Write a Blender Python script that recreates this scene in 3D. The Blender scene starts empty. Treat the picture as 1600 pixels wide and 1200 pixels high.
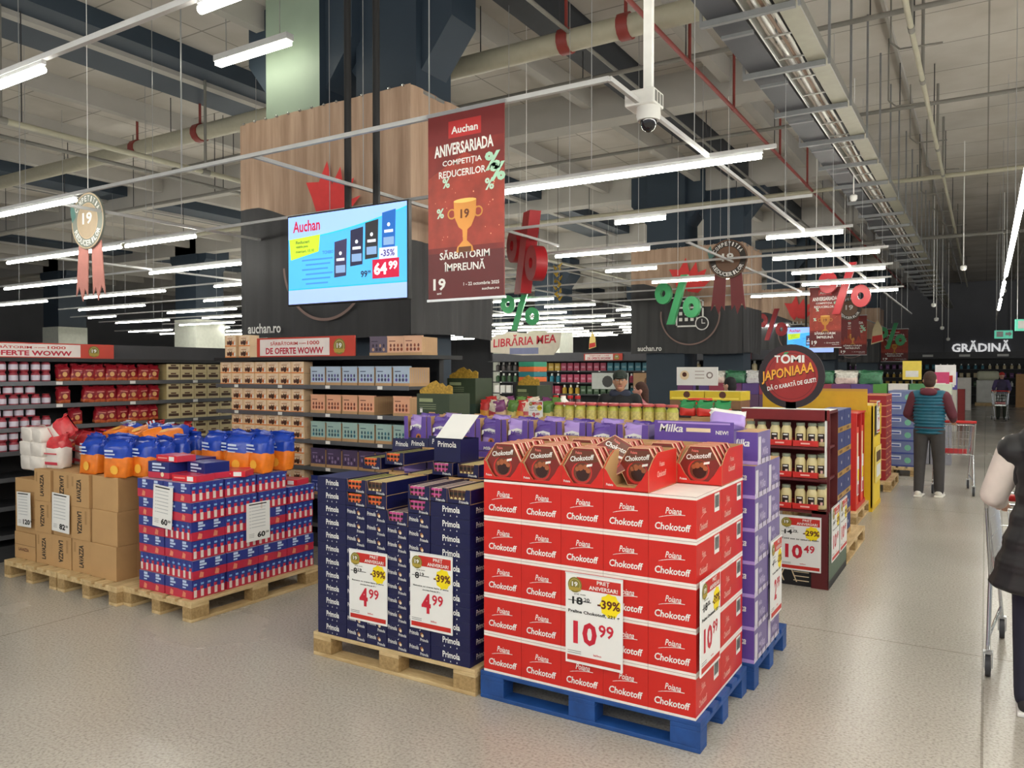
import bpy, bmesh, math, random
from mathutils import Vector, Matrix
random.seed(7)
SC = bpy.context.scene
COL = SC.collection
PI = math.pi

# ---------------------------------------------------------------- camera, world, exposure
cam_d = bpy.data.cameras.new('camera')
cam = bpy.data.objects.new('camera', cam_d)
COL.objects.link(cam)
cam.location = (0, 0, 1.74)
cam.rotation_euler = (math.radians(90 - 0.95), 0, math.radians(31.45))
cam_d.sensor_fit = 'HORIZONTAL'
cam_d.sensor_width = 36.0
cam_d.lens = 1210 / 1600 * 36.0
cam_d.clip_end = 200
SC.camera = cam
SC.view_settings.view_transform = 'Standard'
SC.view_settings.look = 'None'
SC.view_settings.exposure = 0.08
SC.view_settings.gamma = 1.0
SC.view_settings.use_curve_mapping = False
wd = bpy.data.worlds.new('world')
SC.world = wd
wd.use_nodes = True
wd.node_tree.nodes['Background'].inputs[0].default_value = (0.93, 0.96, 1.0, 1)
wd.node_tree.nodes['Background'].inputs[1].default_value = 0.55
LED = 37.0          # strength of the lit tubes

# ---------------------------------------------------------------- materials
def lin(c):
    c = c / 255.0
    return c / 12.92 if c <= 0.04045 else ((c + 0.055) / 1.055) ** 2.4
MATS = {}
def mat(rgb, rough=0.55, metal=0.0, var=0.06, scale=9.0, emit=0.0, bump=0.0, stretch=None, spec=0.5, trans=0.0):
    key = (tuple(rgb), rough, metal, var, scale, emit, bump, stretch, spec, trans)
    if key in MATS: return MATS[key]
    m = bpy.data.materials.new('m_%02x%02x%02x' % tuple(int(v) for v in rgb))
    m.use_nodes = True
    nt = m.node_tree; N = nt.nodes; L = nt.links
    b = N['Principled BSDF']
    col = [lin(v) for v in rgb]
    b.inputs['Roughness'].default_value = rough
    b.inputs['Metallic'].default_value = metal
    b.inputs['Specular IOR Level'].default_value = spec
    if trans: b.inputs['Transmission Weight'].default_value = trans
    if emit:
        b.inputs['Base Color'].default_value = (*col, 1)
        b.inputs['Emission Color'].default_value = (*col, 1)
        b.inputs['Emission Strength'].default_value = emit
    else:
        tc = N.new('ShaderNodeTexCoord'); no = N.new('ShaderNodeTexNoise'); mx = N.new('ShaderNodeMix')
        no.inputs['Scale'].default_value = scale; no.inputs['Detail'].default_value = 3
        src = tc.outputs['Object']
        if stretch:
            mp = N.new('ShaderNodeMapping'); mp.inputs['Scale'].default_value = stretch
            L.new(src, mp.inputs['Vector']); src = mp.outputs['Vector']
        L.new(src, no.inputs['Vector'])
        mx.data_type = 'RGBA'
        mx.inputs[6].default_value = (*[max(0, v * (1 - 2.2 * var)) for v in col], 1)
        mx.inputs[7].default_value = (*[min(1, v * (1 + 2.2 * var)) for v in col], 1)
        L.new(no.outputs['Fac'], mx.inputs[0]); L.new(mx.outputs[2], b.inputs['Base Color'])
        if bump:
            bp = N.new('ShaderNodeBump'); bp.inputs['Strength'].default_value = bump
            L.new(no.outputs['Fac'], bp.inputs['Height']); L.new(bp.outputs['Normal'], b.inputs['Normal'])
    MATS[key] = m
    return m

def node_mat(name, fn):
    m = bpy.data.materials.new(name); m.use_nodes = True
    fn(m.node_tree.nodes, m.node_tree.links, m.node_tree.nodes['Principled BSDF'])
    return m
def ramp(N, stops):
    r = N.new('ShaderNodeValToRGB'); e = r.color_ramp.elements
    while len(e) < len(stops): e.new(0.5)
    for x, (p, c) in zip(e, stops):
        x.position = p; x.color = (*[lin(v) for v in c], 1)
    return r

def floor_fn(N, L, b):
    tc = N.new('ShaderNodeTexCoord')
    n1 = N.new('ShaderNodeTexNoise'); n1.inputs['Scale'].default_value = 0.5; n1.inputs['Detail'].default_value = 6
    n2 = N.new('ShaderNodeTexNoise'); n2.inputs['Scale'].default_value = 70; n2.inputs['Detail'].default_value = 2
    vo = N.new('ShaderNodeTexVoronoi'); vo.inputs['Scale'].default_value = 55
    br = N.new('ShaderNodeTexBrick'); br.offset = 0.0
    br.inputs['Scale'].default_value = 1.0; br.inputs['Brick Width'].default_value = 5.5; br.inputs['Row Height'].default_value = 5.5
    br.inputs['Mortar Size'].default_value = 0.006
    br.inputs['Color1'].default_value = (1, 1, 1, 1); br.inputs['Color2'].default_value = (1, 1, 1, 1); br.inputs['Mortar'].default_value = (.55, .53, .5, 1)
    for n in (n1, n2, vo, br): L.new(tc.outputs['Object'], n.inputs['Vector'])
    r1 = ramp(N, [(0.3, (184, 178, 169)), (0.7, (198, 192, 182))])
    r2 = ramp(N, [(0.25, (186, 184, 180)), (0.5, (236, 236, 236)), (0.75, (255, 255, 255))])
    r3 = ramp(N, [(0.0, (190, 188, 184)), (0.16, (255, 255, 255))])
    L.new(n1.outputs['Fac'], r1.inputs[0]); L.new(n2.outputs['Fac'], r2.inputs[0]); L.new(vo.outputs['Distance'], r3.inputs[0])
    prev = r1.outputs[0]
    for o in (r2.outputs[0], r3.outputs[0], br.outputs['Color']):
        mx = N.new('ShaderNodeMix'); mx.data_type = 'RGBA'; mx.blend_type = 'MULTIPLY'; mx.inputs[0].default_value = 0.85
        L.new(prev, mx.inputs[6]); L.new(o, mx.inputs[7]); prev = mx.outputs[2]
    L.new(prev, b.inputs['Base Color'])
    rr = N.new('ShaderNodeMapRange'); rr.inputs['To Min'].default_value = 0.16; rr.inputs['To Max'].default_value = 0.34
    L.new(n1.outputs['Fac'], rr.inputs['Value']); L.new(rr.outputs[0], b.inputs['Roughness'])
    b.inputs['Specular IOR Level'].default_value = 0.45
FLOOR = node_mat('polished_concrete', floor_fn)

def slab_fn(N, L, b):
    tc = N.new('ShaderNodeTexCoord')
    br = N.new('ShaderNodeTexBrick'); br.offset = 0.0
    br.inputs['Scale'].default_value = 1.0; br.inputs['Brick Width'].default_value = 2.4; br.inputs['Row Height'].default_value = 1.2
    br.inputs['Mortar Size'].default_value = 0.012
    br.inputs['Color1'].default_value = (*[lin(v) for v in (200, 195, 187)], 1)
    br.inputs['Color2'].default_value = (*[lin(v) for v in (192, 188, 182)], 1)
    br.inputs['Mortar'].default_value = (*[lin(v) for v in (140, 137, 131)], 1)
    n1 = N.new('ShaderNodeTexNoise'); n1.inputs['Scale'].default_value = 0.8; n1.inputs['Detail'].default_value = 5
    r = ramp(N, [(0.3, (212, 208, 200)), (0.7, (255, 255, 255))])
    mx = N.new('ShaderNodeMix'); mx.data_type = 'RGBA'; mx.blend_type = 'MULTIPLY'; mx.inputs[0].default_value = 0.8
    L.new(tc.outputs['Object'], br.inputs['Vector']); L.new(tc.outputs['Object'], n1.inputs['Vector'])
    L.new(n1.outputs['Fac'], r.inputs[0]); L.new(br.outputs['Color'], mx.inputs[6]); L.new(r.outputs[0], mx.inputs[7])
    L.new(mx.outputs[2], b.inputs['Base Color']); b.inputs['Roughness'].default_value = 0.85
SLAB = node_mat('concrete_slab', slab_fn)

def wood_fn(c1, c2, sx, sy, sz, fine=1.0):
    def fn(N, L, b):
        tc = N.new('ShaderNodeTexCoord'); mp = N.new('ShaderNodeMapping'); mp.inputs['Scale'].default_value = (sx, sy, sz)
        n1 = N.new('ShaderNodeTexNoise'); n1.inputs['Scale'].default_value = 1.6 * fine; n1.inputs['Detail'].default_value = 8; n1.inputs['Roughness'].default_value = 0.65
        L.new(tc.outputs['Object'], mp.inputs['Vector']); L.new(mp.outputs['Vector'], n1.inputs['Vector'])
        r = ramp(N, [(0.3, c1), (0.7, c2)]); L.new(n1.outputs['Fac'], r.inputs[0]); L.new(r.outputs[0], b.inputs['Base Color'])
        b.inputs['Roughness'].default_value = 0.62
    return fn
PRINTWOOD = node_mat('printed_wood', wood_fn((150, 120, 98), (200, 172, 148), 4, 4, 0.25))
PALLETWOOD = node_mat('pallet_wood', wood_fn((176, 146, 100), (224, 199, 152), 3, 12, 12))
CHIP = node_mat('chipboard', wood_fn((140, 112, 72), (190, 160, 110), 30, 30, 30))

WHITE = mat((236, 236, 232)); PAPER = mat((238, 238, 236), .5, var=.015); BLACK = mat((22, 22, 24)); CHAR = mat((50, 50, 54), .6)
NAVYCOL = mat((44, 58, 72), .6, var=.05, scale=2)
STEEL = mat((190, 192, 194), .32, .85); CHROME = mat((205, 208, 210), .2, .95); WHITEMET = mat((205, 206, 206), .4)
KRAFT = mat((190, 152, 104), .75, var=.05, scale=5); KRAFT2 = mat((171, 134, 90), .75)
RED = mat((204, 34, 26), .42, var=.03); DRED = mat((150, 26, 26), .5); PRED = mat((196, 44, 38), .5)
NAVY = mat((13, 17, 68), .4, var=.06); DNAVY = mat((17, 20, 62), .42)
BLUEWOOD = mat((27, 73, 140), .55, var=.2, scale=14, bump=.15)
PURP = mat((98, 72, 158), .4); DPURP = mat((62, 44, 118), .45); LPURP = mat((176, 150, 220), .35); SPURP = mat((122, 108, 158), .5)
YEL = mat((246, 222, 40), .5, var=.02); ORANGE = mat((236, 116, 30), .35); GOLD = mat((190, 146, 62), .35, .3); GREEN = mat((60, 150, 92), .5)
OLIVE = mat((128, 118, 46), .5); CREAM = mat((234, 214, 178), .5); BROWN = mat((86, 46, 34), .45)
LAMP = mat((255, 252, 240), emit=LED); LAMPW = mat((255, 252, 230), emit=14)

# ---------------------------------------------------------------- mesh builder
TXT = {}
def glyphs(s, bold):
    k = (s, bold)
    if k not in TXT:
        cu = bpy.data.curves.new('t', 'FONT'); cu.body = s; cu.resolution_u = 2; cu.offset = bold
        ob = bpy.data.objects.new('t', cu); COL.objects.link(ob)
        dg = bpy.context.evaluated_depsgraph_get(); dg.update()
        me = bpy.data.meshes.new_from_object(ob.evaluated_get(dg))
        vs = [(v.co.x, v.co.y) for v in me.vertices]; fs = [tuple(p.vertices) for p in me.polygons]
        bpy.data.objects.remove(ob); bpy.data.curves.remove(cu); bpy.data.meshes.remove(me)
        if vs:
            x0 = min(v[0] for v in vs); x1 = max(v[0] for v in vs); y0 = min(v[1] for v in vs); y1 = max(v[1] for v in vs)
            vs = [(v[0] - x0, v[1] - y0) for v in vs]
            TXT[k] = (vs, fs, x1 - x0, y1 - y0)
        else: TXT[k] = ([], [], 1, 1)
    return TXT[k]

class MB:
    def __init__(s): s.v = []; s.f = []; s.m = []; s.mats = []
    def mi(s, m):
        if m not in s.mats: s.mats.append(m)
        return s.mats.index(m)
    def face(s, pts, m):
        n = len(s.v); s.v += [tuple(p) for p in pts]; s.f.append(tuple(range(n, n + len(pts)))); s.m.append(s.mi(m)); return s
    def box(s, x0, x1, y0, y1, z0, z1, m, front=None, top=None, side=None, notop=False):
        n = len(s.v)
        s.v += [(x0, y0, z0), (x1, y0, z0), (x1, y1, z0), (x0, y1, z0), (x0, y0, z1), (x1, y0, z1), (x1, y1, z1), (x0, y1, z1)]
        for q, mm in (((0, 3, 2, 1), m), ((4, 5, 6, 7), top or m), ((0, 1, 5, 4), front or m), ((1, 2, 6, 5), side or m), ((2, 3, 7, 6), m), ((3, 0, 4, 7), side or m)):
            if notop and q[0] == 4: continue
            s.f.append(tuple(n + i for i in q)); s.m.append(s.mi(mm))
        return s
    def ring_loft(s, rings, m, cap=True, mats=None):
        n0 = len(s.v); k = len(rings[0])
        for r in rings: s.v += [tuple(p) for p in r]
        for i in range(len(rings) - 1):
            mm = mats[i] if mats else m
            for j in range(k):
                a = n0 + i * k + j; b = n0 + i * k + (j + 1) % k
                s.f.append((a, b, b + k, a + k)); s.m.append(s.mi(mm))
        if cap:
            s.f.append(tuple(n0 + j for j in reversed(range(k)))); s.m.append(s.mi(mats[0] if mats else m))
            e = n0 + (len(rings) - 1) * k
            s.f.append(tuple(e + j for j in range(k))); s.m.append(s.mi(mats[-1] if mats else m))
        return s
    def tube(s, p, q, r, m, n=8, r2=None):
        p = Vector(p); q = Vector(q); d = (q - p)
        if d.length < 1e-6: return s
        d.normalize(); a = d.orthogonal().normalized(); b = d.cross(a); r2 = r if r2 is None else r2
        R = lambda c, rr: [c + (a * math.cos(t) + b * math.sin(t)) * rr for t in [2 * PI * i / n for i in range(n)]]
        return s.ring_loft([R(p, r), R(q, r2)], m)
    def path(s, pts, r, m, n=6):
        for a, b in zip(pts, pts[1:]): s.tube(a, b, r, m, n)
        return s
    def lathe(s, prof, m, c=(0, 0, 0), n=14, mats=None):
        rings = [[(c[0] + r * math.cos(2 * PI * i / n), c[1] + r * math.sin(2 * PI * i / n), c[2] + z) for i in range(n)] for r, z in prof]
        return s.ring_loft(rings, m, True, mats)
    def P(s, o, u, v, x, y, w=0.0):
        o = Vector(o); u = Vector(u); v = Vector(v)
        return o + u * x + v * y + u.cross(v) * w
    def poly(s, pts, o, u, v, m, w=0.0):
        return s.face([s.P(o, u, v, x, y, w) for x, y in pts], m)
    def rect(s, x0, x1, y0, y1, o, u, v, m, w=0.0):
        return s.poly([(x0, y0), (x1, y0), (x1, y1), (x0, y1)], o, u, v, m, w)
    def disc(s, cx, cy, r, o, u, v, m, w=0.0, n=20, ry=None):
        return s.poly([(cx + r * math.cos(2 * PI * i / n), cy + (ry or r) * math.sin(2 * PI * i / n)) for i in range(n)], o, u, v, m, w)
    def annulus(s, cx, cy, r0, r1, o, u, v, m, w=0.0, n=28, a0=0.0, a1=2 * PI):
        for i in range(n):
            t, t2 = a0 + (a1 - a0) * i / n, a0 + (a1 - a0) * (i + 1) / n
            s.poly([(cx + r0 * math.cos(t), cy + r0 * math.sin(t)), (cx + r1 * math.cos(t), cy + r1 * math.sin(t)),
                    (cx + r1 * math.cos(t2), cy + r1 * math.sin(t2)), (cx + r0 * math.cos(t2), cy + r0 * math.sin(t2))], o, u, v, m, w)
        return s
    def prism(s, pts, o, u, v, dep, m, front=None):
        a = [s.P(o, u, v, x, y, 0) for x, y in pts]; b = [s.P(o, u, v, x, y, dep) for x, y in pts]
        n = len(pts)
        s.face(list(reversed(a)), m); s.face(b, front or m)
        for i in range(n):
            j = (i + 1) % n; s.face([a[i], a[j], b[j], b[i]], m)
        return s
    def text(s, t, x, y, w, h, o, u, v, m, up=0.001, bold=0.02, shear=0.0, rot=0.0, fit='wh', cx=False):
        vs, fs, tw, th = glyphs(t, bold)
        if not vs: return s
        sx, sy = w / tw, h / th
        if fit == 'h': sx = sy
        if fit == 'w': sy = sx
        n = len(s.v); c, q = math.cos(rot), math.sin(rot); off = (w - tw * sx) / 2 if cx else 0
        for a, b in vs:
            px, py = a * sx + shear * b * sy + off, b * sy
            s.v.append(tuple(s.P(o, u, v, x + px * c - py * q, y + px * q + py * c, up)))
        k = s.mi(m)
        for f in fs: s.f.append(tuple(n + i for i in f)); s.m.append(k)
        return s
    def arctext(s, t, cx, cy, r, h, a0, a1, o, u, v, m, up=0.002, bold=0.02, inward=False):
        L = len(t)
        for i, ch in enumerate(t):
            if ch == ' ': continue
            a = a0 + (a1 - a0) * (i + .5) / L
            rot = a + PI / 2 if inward else a - PI / 2
            rr = r
            w = abs(a1 - a0) * r / L * (.45 if ch in 'I!' else .82)
            ux, uy = math.cos(rot), math.sin(rot)
            s.text(ch, cx + rr * math.cos(a) - ux * w / 2, cy + rr * math.sin(a) - uy * w / 2, w, h, o, u, v, m, up, bold, 0, rot)
        return s
    def data(s, name, smooth=None):
        me = bpy.data.meshes.new(name); me.from_pydata(s.v, [], s.f)
        for m in s.mats: me.materials.append(m)
        me.polygons.foreach_set('material_index', s.m)
        me.validate(); me.update()
        if smooth is not None:
            bm = bmesh.new(); bm.from_mesh(me); bmesh.ops.remove_doubles(bm, verts=bm.verts, dist=1e-5); bm.to_mesh(me); bm.free()
            me.polygons.foreach_set('use_smooth', [True] * len(me.polygons)); me.set_sharp_from_angle(angle=math.radians(smooth))
        return me
    def build(s, name, parent=None, loc=None, rz=0.0, smooth=None, bevel=0.0):
        o = bpy.data.objects.new(name, s.data(name, smooth)); COL.objects.link(o)
        if parent: o.parent = parent
        if loc is not None: o.location = loc
        if rz: o.rotation_euler.z = rz
        if bevel:
            b = o.modifiers.new('b', 'BEVEL'); b.width = bevel; b.segments = 2; b.limit_method = 'ANGLE'; b.angle_limit = math.radians(50)
        return o
FX = ((1, 0, 0), (0, 0, 1))      # a panel seen from -Y
SX = ((0, 1, 0), (0, 0, 1))      # a panel seen from +X

def tag(o, label, cat, group=None):
    o['label'] = label; o['category'] = cat
    if group: o['group'] = group
    return o
def thing(name, label, cat, loc=(0, 0, 0), rz=0.0, group=None):
    o = bpy.data.objects.new(name, None); COL.objects.link(o); o.empty_display_size = .1
    o.location = loc; o.rotation_euler.z = rz
    return tag(o, label, cat, group)
def struct(name, mb, smooth=None):
    o = mb.build(name, smooth=smooth); o['kind'] = 'structure'; return o
def dup(src, loc, rz=None, label=None, group=None, rot=None, scale=None):
    def cp(o, par):
        c = o.copy(); COL.objects.link(c)
        if par is not None:
            c.parent = par; c.matrix_parent_inverse = o.matrix_parent_inverse.copy()
        for ch in o.children: cp(ch, c)
        return c
    c = cp(src, None); c.location = loc
    if rot is not None: c.rotation_euler = rot
    elif rz is not None: c.rotation_euler.z = rz
    if scale is not None: c.scale = scale if hasattr(scale, '__len__') else (scale,) * 3
    if label: c['label'] = label
    if group: c['group'] = group
    return c
class Kind:
    """one prototype; the first placing uses it, later ones copy it"""
    def __init__(s, maker, name, cat, group): s.o = None; s.maker = maker; s.name = name; s.cat = cat; s.group = group
    def put(s, loc, label, rz=0.0, group=None, rot=None, scale=None):
        if s.o is None:
            r = s.maker(s.name); s.o = r
            tag(r, label, s.cat, group or s.group); r.location = loc
            r.rotation_euler = rot if rot is not None else (0, 0, rz)
            if scale is not None: r.scale = scale if hasattr(scale, '__len__') else (scale,) * 3
            return r
        return dup(s.o, loc, rz, label, group or s.group, rot, scale if scale is not None else 1.0)
ORD = ['first', 'second', 'third', 'fourth', 'fifth', 'sixth', 'seventh', 'eighth', 'ninth', 'tenth', 'eleventh', 'twelfth', 'thirteenth',
       'fourteenth', 'fifteenth', 'sixteenth', 'seventeenth', 'eighteenth', 'nineteenth', 'twentieth']
def oth(i, n, lo='left', hi='right'):
    if i == 0: return 'far ' + lo if n > 2 else lo + ' one'
    if i == n - 1: return 'far ' + hi if n > 2 else hi + ' one'
    return ORD[i] + ' from ' + lo if i < n / 2 else ORD[n - 1 - i] + ' from ' + hi
def row(i, n):
    if i == n - 1: return 'top row'
    if i == 0: return 'bottom row'
    return ORD[n - 1 - i] + ' row from top'
# ---------------------------------------------------------------- the shell
struct('floor', MB().box(-46, 16, -7, 49, -0.2, 0, FLOOR))
struct('ceiling', MB().box(-46, 16, -7, 49, 6.6, 6.9, SLAB))
DARKWALL = mat((112, 113, 118), .75, scale=1)
w = MB().box(-46, 16, 49, 49.3, 0, 6.6, DARKWALL)
for x in range(-44, 16, 3): w.box(x, x + .04, 48.985, 49, 2.4, 6.6, mat((98, 99, 103), .7))
struct('wall_back', w)
struct('wall_left', MB().box(-46.3, -46, -7, 49, 0, 6.6, DARKWALL))
CONC = mat((172, 169, 163), .85, var=.06, scale=1.5)
for y in (12.2, 18.2, 24.2, 30.2, 36.2, 42.2):
    struct('beam', MB().box(-46, -2.6, y, y + .45, 6.05, 6.6, CONC))
rb = MB()
for i in range(18):
    x = -3.6 - 2.4 * i; rb.box(x, x + .16, -7, 49, 6.28, 6.6, CONC)
struct('trim_1', rb)
rb = MB()
for i in range(6): rb.box(-1.2 + 2.4 * i, -1.16 + 2.4 * i, -7, 49, 6.5, 6.6, CONC)
struct('trim_2', rb)
for x in (-11.65, -20.8, -30.0): struct('beam', MB().box(x, x + 1.45, -7, 49, 6.35, 6.6, NAVYCOL))
struct('beam', MB().box(-5.1, -4.72, -7, 49, 6.2, 6.6, mat((40, 44, 50), .7)))
BOXCOLX = (-6.9,)
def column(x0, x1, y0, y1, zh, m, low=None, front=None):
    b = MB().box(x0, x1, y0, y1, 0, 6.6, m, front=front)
    # haunched head widening towards the girder
    b.prism([(x0 - .45, 6.55), (x0 - .45, zh + .55), (x0, zh), (x1, zh), (x1 + .45, zh + .55), (x1 + .45, 6.55)], (0, y0 + .1, 0), (1, 0, 0), (0, 0, 1), -(y1 - y0 - .2), m)
    if low: b.box(x0 - .03, x1 + .03, y0 - .03, y1 + .03, 0, low, mat((226, 230, 218), .6))
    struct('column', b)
BAY = [(7.05, 0.0), (18.05, .95), (29.05, 1.25), (40.05, 1.45)]
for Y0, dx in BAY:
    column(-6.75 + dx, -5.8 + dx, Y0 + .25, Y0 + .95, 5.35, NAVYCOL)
    column(-8.1 + dx, -7.13 + dx, Y0, Y0 + .95, 5.3, NAVYCOL, front=mat((150, 168, 150), .6, scale=2) if Y0 < 8 else None)  # pale green front: the lamp's light put into the navy column's colour
for (x, y) in ((-16.1, 29.8), (-25.3, 18.8), (-34.5, 18.8), (-25.3, 29.8), (-34.5, 29.8), (-16.1, 40.8), (-25.3, 40.8)):
    column(x - .6, x + .6, y - .6, y + .6, 5.3, NAVYCOL, 3.65)

# ---------------------------------------------------------------- lights on white rails
RZ = 3.44
def strip_maker(axis, ln):
    def f(name):
        r = bpy.data.objects.new(name, None); COL.objects.link(r)
        h = MB(); d = MB()
        if axis == 'x':
            h.box(-ln / 2, ln / 2, -.012, .012, .012, .035, WHITEMET); d.tube((-ln / 2 + .01, 0, -.014), (ln / 2 - .01, 0, -.014), .02, LAMP, 10)
        else:
            h.box(-.012, .012, -ln / 2, ln / 2, .012, .035, WHITEMET); d.tube((0, -ln / 2 + .01, -.022), (0, ln / 2 - .01, -.022), .03, LAMP, 10)
        h.build('housing', r); d.build('diffuser', r)
        return r
    return f
STRIP = {}
def strip(axis, ln, c, label):
    k = (axis, ln)
    if k not in STRIP: STRIP[k] = Kind(strip_maker(axis, ln), 'strip_light', 'light', 'lit strip lights under the ceiling rails')
    return STRIP[k].put(c, label)
def rail(axis, a, b, cc, z, label, hang=6):
    t = thing('ceiling_rail', label, 'rail', (0, 0, 0), 0, 'white rails carrying lights and signs')
    if axis == 'x':
        MB().box(a, b, cc - .014, cc + .014, z, z + .03, WHITEMET).build('channel', t)
        pts = [(a + (b - a) * (i + .5) / hang, cc) for i in range(hang)]
    else:
        MB().box(cc - .014, cc + .014, a, b, z, z + .03, WHITEMET).build('channel', t)
        pts = [(cc, a + (b - a) * (i + .5) / hang) for i in range(hang)]
    for p in pts: MB().tube((*p, z + .03), (*p, 6.6), .004, STEEL, 5).build('hanger_wire', t)
rows = []
segs = {0: [(-8.22, 1.45)], 1: [(-2.95, 2.95), (-9.0, 1.45), (-11.3, 2.95)], 2: [(-3.25, .6), (-10.6, 2.95), (-15.4, 2.95), (-20.2, 2.95)],
        3: [(-1.9, .9), (-4.6, 1.45), (-11.4, 2.95), (-15.9, 2.95), (-20.4, 2.95)], 4: [(-1.98, 1.45), (-4.95, .9), (-10.8, 2.95), (-15.0, 1.45), (-19.5, 2.95)],
        5: [(-2.1, 1.45), (-4.6, 1.45), (-10.3, 1.45), (-13.2, 2.95), (-18.4, 2.95), (-23.1, 1.45)], 6: [(-2.3, 1.45), (-9.9, 2.95), (-14.6, 2.95), (-19.4, 2.95), (-24.0, 2.95)],
        7: [(-3.0, 2.95), (-9.0, 1.45), (-13.1, 2.95), (-17.7, 2.95), (-23.2, 2.95)]}
ends = {2: -1.46}
for k in range(16):
    y = 4.2 + 1.9 * k
    if k in segs: sg = segs[k]
    else:
        sg = []; x = -1.5 - (k * 37 % 10) * .11
        while x > -30 and len(sg) < 8:
            ln = 2.95 if (len(sg) * 7 + k * 3) % 5 != 0 else 1.45
            if x < -5.5: sg.append((round(x - ln / 2, 2), ln))
            x -= ln + (1.5 if (len(sg) + k) % 2 else .5)
    lo = min(x - l / 2 for x, l in sg) - 1; hi = -1.9 if k == 0 else ends.get(k, max(x + l / 2 for x, l in sg) + .1)
    if k == 0: lo = -12.5
    rail('x', lo, hi, y, RZ, 'white crosswise ceiling rail, %s from the front of the hall' % ORD[k], 4)
    rows.append((k, y, sorted(sg, reverse=True)))
for k, y, sg in rows:
    for i, (x, l) in enumerate(sg):
        strip('x', l, (x, y, RZ - .035), 'lit strip light, %s on the %s crosswise rail from the front' % (oth(i, len(sg), 'right', 'left') if len(sg) > 1 else 'only one', ORD[k]))
rail('x', -7.5, 3.0, 2.3, RZ, 'white ceiling rail crossing the top left corner of the picture', 3)
strip('x', 1.45, (-5.13, 2.3, RZ - .035), 'lit strip light at the left edge on the rail nearest the camera')
strip('x', 1.45, (-2.36, 2.3, RZ - .035), 'lit strip light at the top edge on the rail nearest the camera')
for j, y in enumerate((2.3, .4, -1.5, -3.4)):      # the same rows go on over and behind the camera
    if j: rail('x', -9, 4, y, RZ, 'white ceiling rail over the camera, %s row behind the visible ones' % ORD[j], 3)
    for i, x in enumerate((-8.0, -4.6, -1.2, 2.0)):
        if j == 0 and i < 3: continue
        strip('x', 2.95, (x, y, RZ - .035), 'lit strip light over the camera, %s in the %s row' % (oth(i, 4), ORD[j]))
rail('y', 4.2, 26, -1.9, RZ, 'long white ceiling rail running down the hall beside the dome camera', 7)
rail('y', 4.2, 9.4, -5.0, RZ, 'short white ceiling rail running behind the big television', 2)
rail('y', 4.2, 20, -8.1, RZ, 'white lengthwise ceiling rail left of the wood print banner', 5)
rail('y', 6.1, 24, -12.0, RZ, 'white lengthwise ceiling rail over the far left aisles', 5)
rail('y', 10, 34, -3.4, RZ, 'white lengthwise ceiling rail over the middle signs', 6)
for i, (a, b) in enumerate(((-4.0, 15.8), (17.0, 19.7), (21.0, 24.4))):
    strip('y', round(b - a, 2), (.28, (a + b) / 2, RZ - .035), '%s lit strip light over the main aisle on the right' % ('long nearest', 'short middle', 'short farthest')[i])
rail('y', -4.0, 30, .28, RZ, 'white ceiling rail over the main aisle on the right', 8)
for i, x in enumerate((3.6, 7.0)):                   # two more aisle lines outside the picture
    rail('y', -4.0, 30, x, RZ, 'white ceiling rail outside the picture on the right, %s one' % ('inner', 'outer')[i], 8)
    strip('y', 19.8, (x, 6.0, RZ - .035), 'lit strip light line outside the picture on the right, %s one' % ('inner', 'outer')[i])
t = thing('ceiling_lamp', 'bright lamp tube mounted high beside the green lit column', 'light', (-7.95, 6.7, 5.78))
MB().box(-.68, .68, -.06, .06, 0, .08, WHITEMET).build('housing', t); MB().box(-.66, .66, -.05, .05, -.05, 0, LAMPW).build('diffuser', t)
for sx in (-.5, .5): MB().tube((sx, 0, .08), (sx, 0, .88), .006, STEEL, 5).build('hanger_wire', t)

# ---------------------------------------------------------------- pipes, cable tray, ceiling clutter
PIPE = mat((168, 164, 144), .5); REDPIPE = mat((132, 52, 46), .5); GREYPIPE = mat((120, 118, 112), .5)
def pipe(axis, a, b, cc, z, r, m, label, clamps=(), hang=4, cm=None):
    t = thing('ceiling_pipe', label, 'pipe')
    P3 = (lambda q, zz: (q, cc, zz)) if axis == 'x' else (lambda q, zz: (cc, q, zz))
    MB().tube(P3(a, z), P3(b, z), r, m, 12).build('pipe_run', t, smooth=40)
    for q in clamps:
        c = MB().tube(P3(q - .07, z), P3(q + .07, z), r * 1.18, cm or REDPIPE, 12); c.tube(P3(q, z), P3(q, 6.6), .022, cm or REDPIPE, 6); c.build('clamp', t, smooth=40)
    for i in range(hang):
        q = a + (b - a) * (i + .5) / hang
        MB().tube(P3(q, z), P3(q, 6.6), .008, CHAR, 5).build('hanger_rod', t)
pipe('x', -24, 2.5, 8.65, 5.85, .135, PIPE, 'thick beige ceiling pipe with red clamps crossing behind the column', (-13.4, -11.6, -4.5, -3.7), 8)
pipe('y', 4, 40, -.73, 5.5, .03, PIPE, 'thin pale sprinkler pipe right of the cable tray', (8, 9.6, 11.4, 15, 17), 9, GREYPIPE)
pipe('y', 7, 40, -3.2, 5.6, .028, REDPIPE, 'thin brownish red sprinkler pipe left of the cable tray', (9.5, 11.5, 14.5, 17), 7)
pipe('x', -14, 8, 9.8, 5.8, .03, GREYPIPE, 'thin grey crosswise pipe over the cable tray, nearer one', (), 6)
pipe('x', -14, 8, 13.4, 5.8, .03, GREYPIPE, 'thin grey crosswise pipe over the cable tray, middle one', (), 6)
pipe('x', -14, 8, 17.6, 5.6, .045, PIPE, 'beige crosswise pipe above the second wood print banner', (), 6)
pipe('x', -24, 8, 23.5, 5.3, .05, GREYPIPE, 'grey crosswise pipe far back above the red percent sign', (), 6)
pipe('y', 3, 30, -10.6, 4.9, .04, PIPE, 'pale lengthwise pipe at the far left under the ceiling', (5, 8, 12), 6, GREYPIPE)
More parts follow.
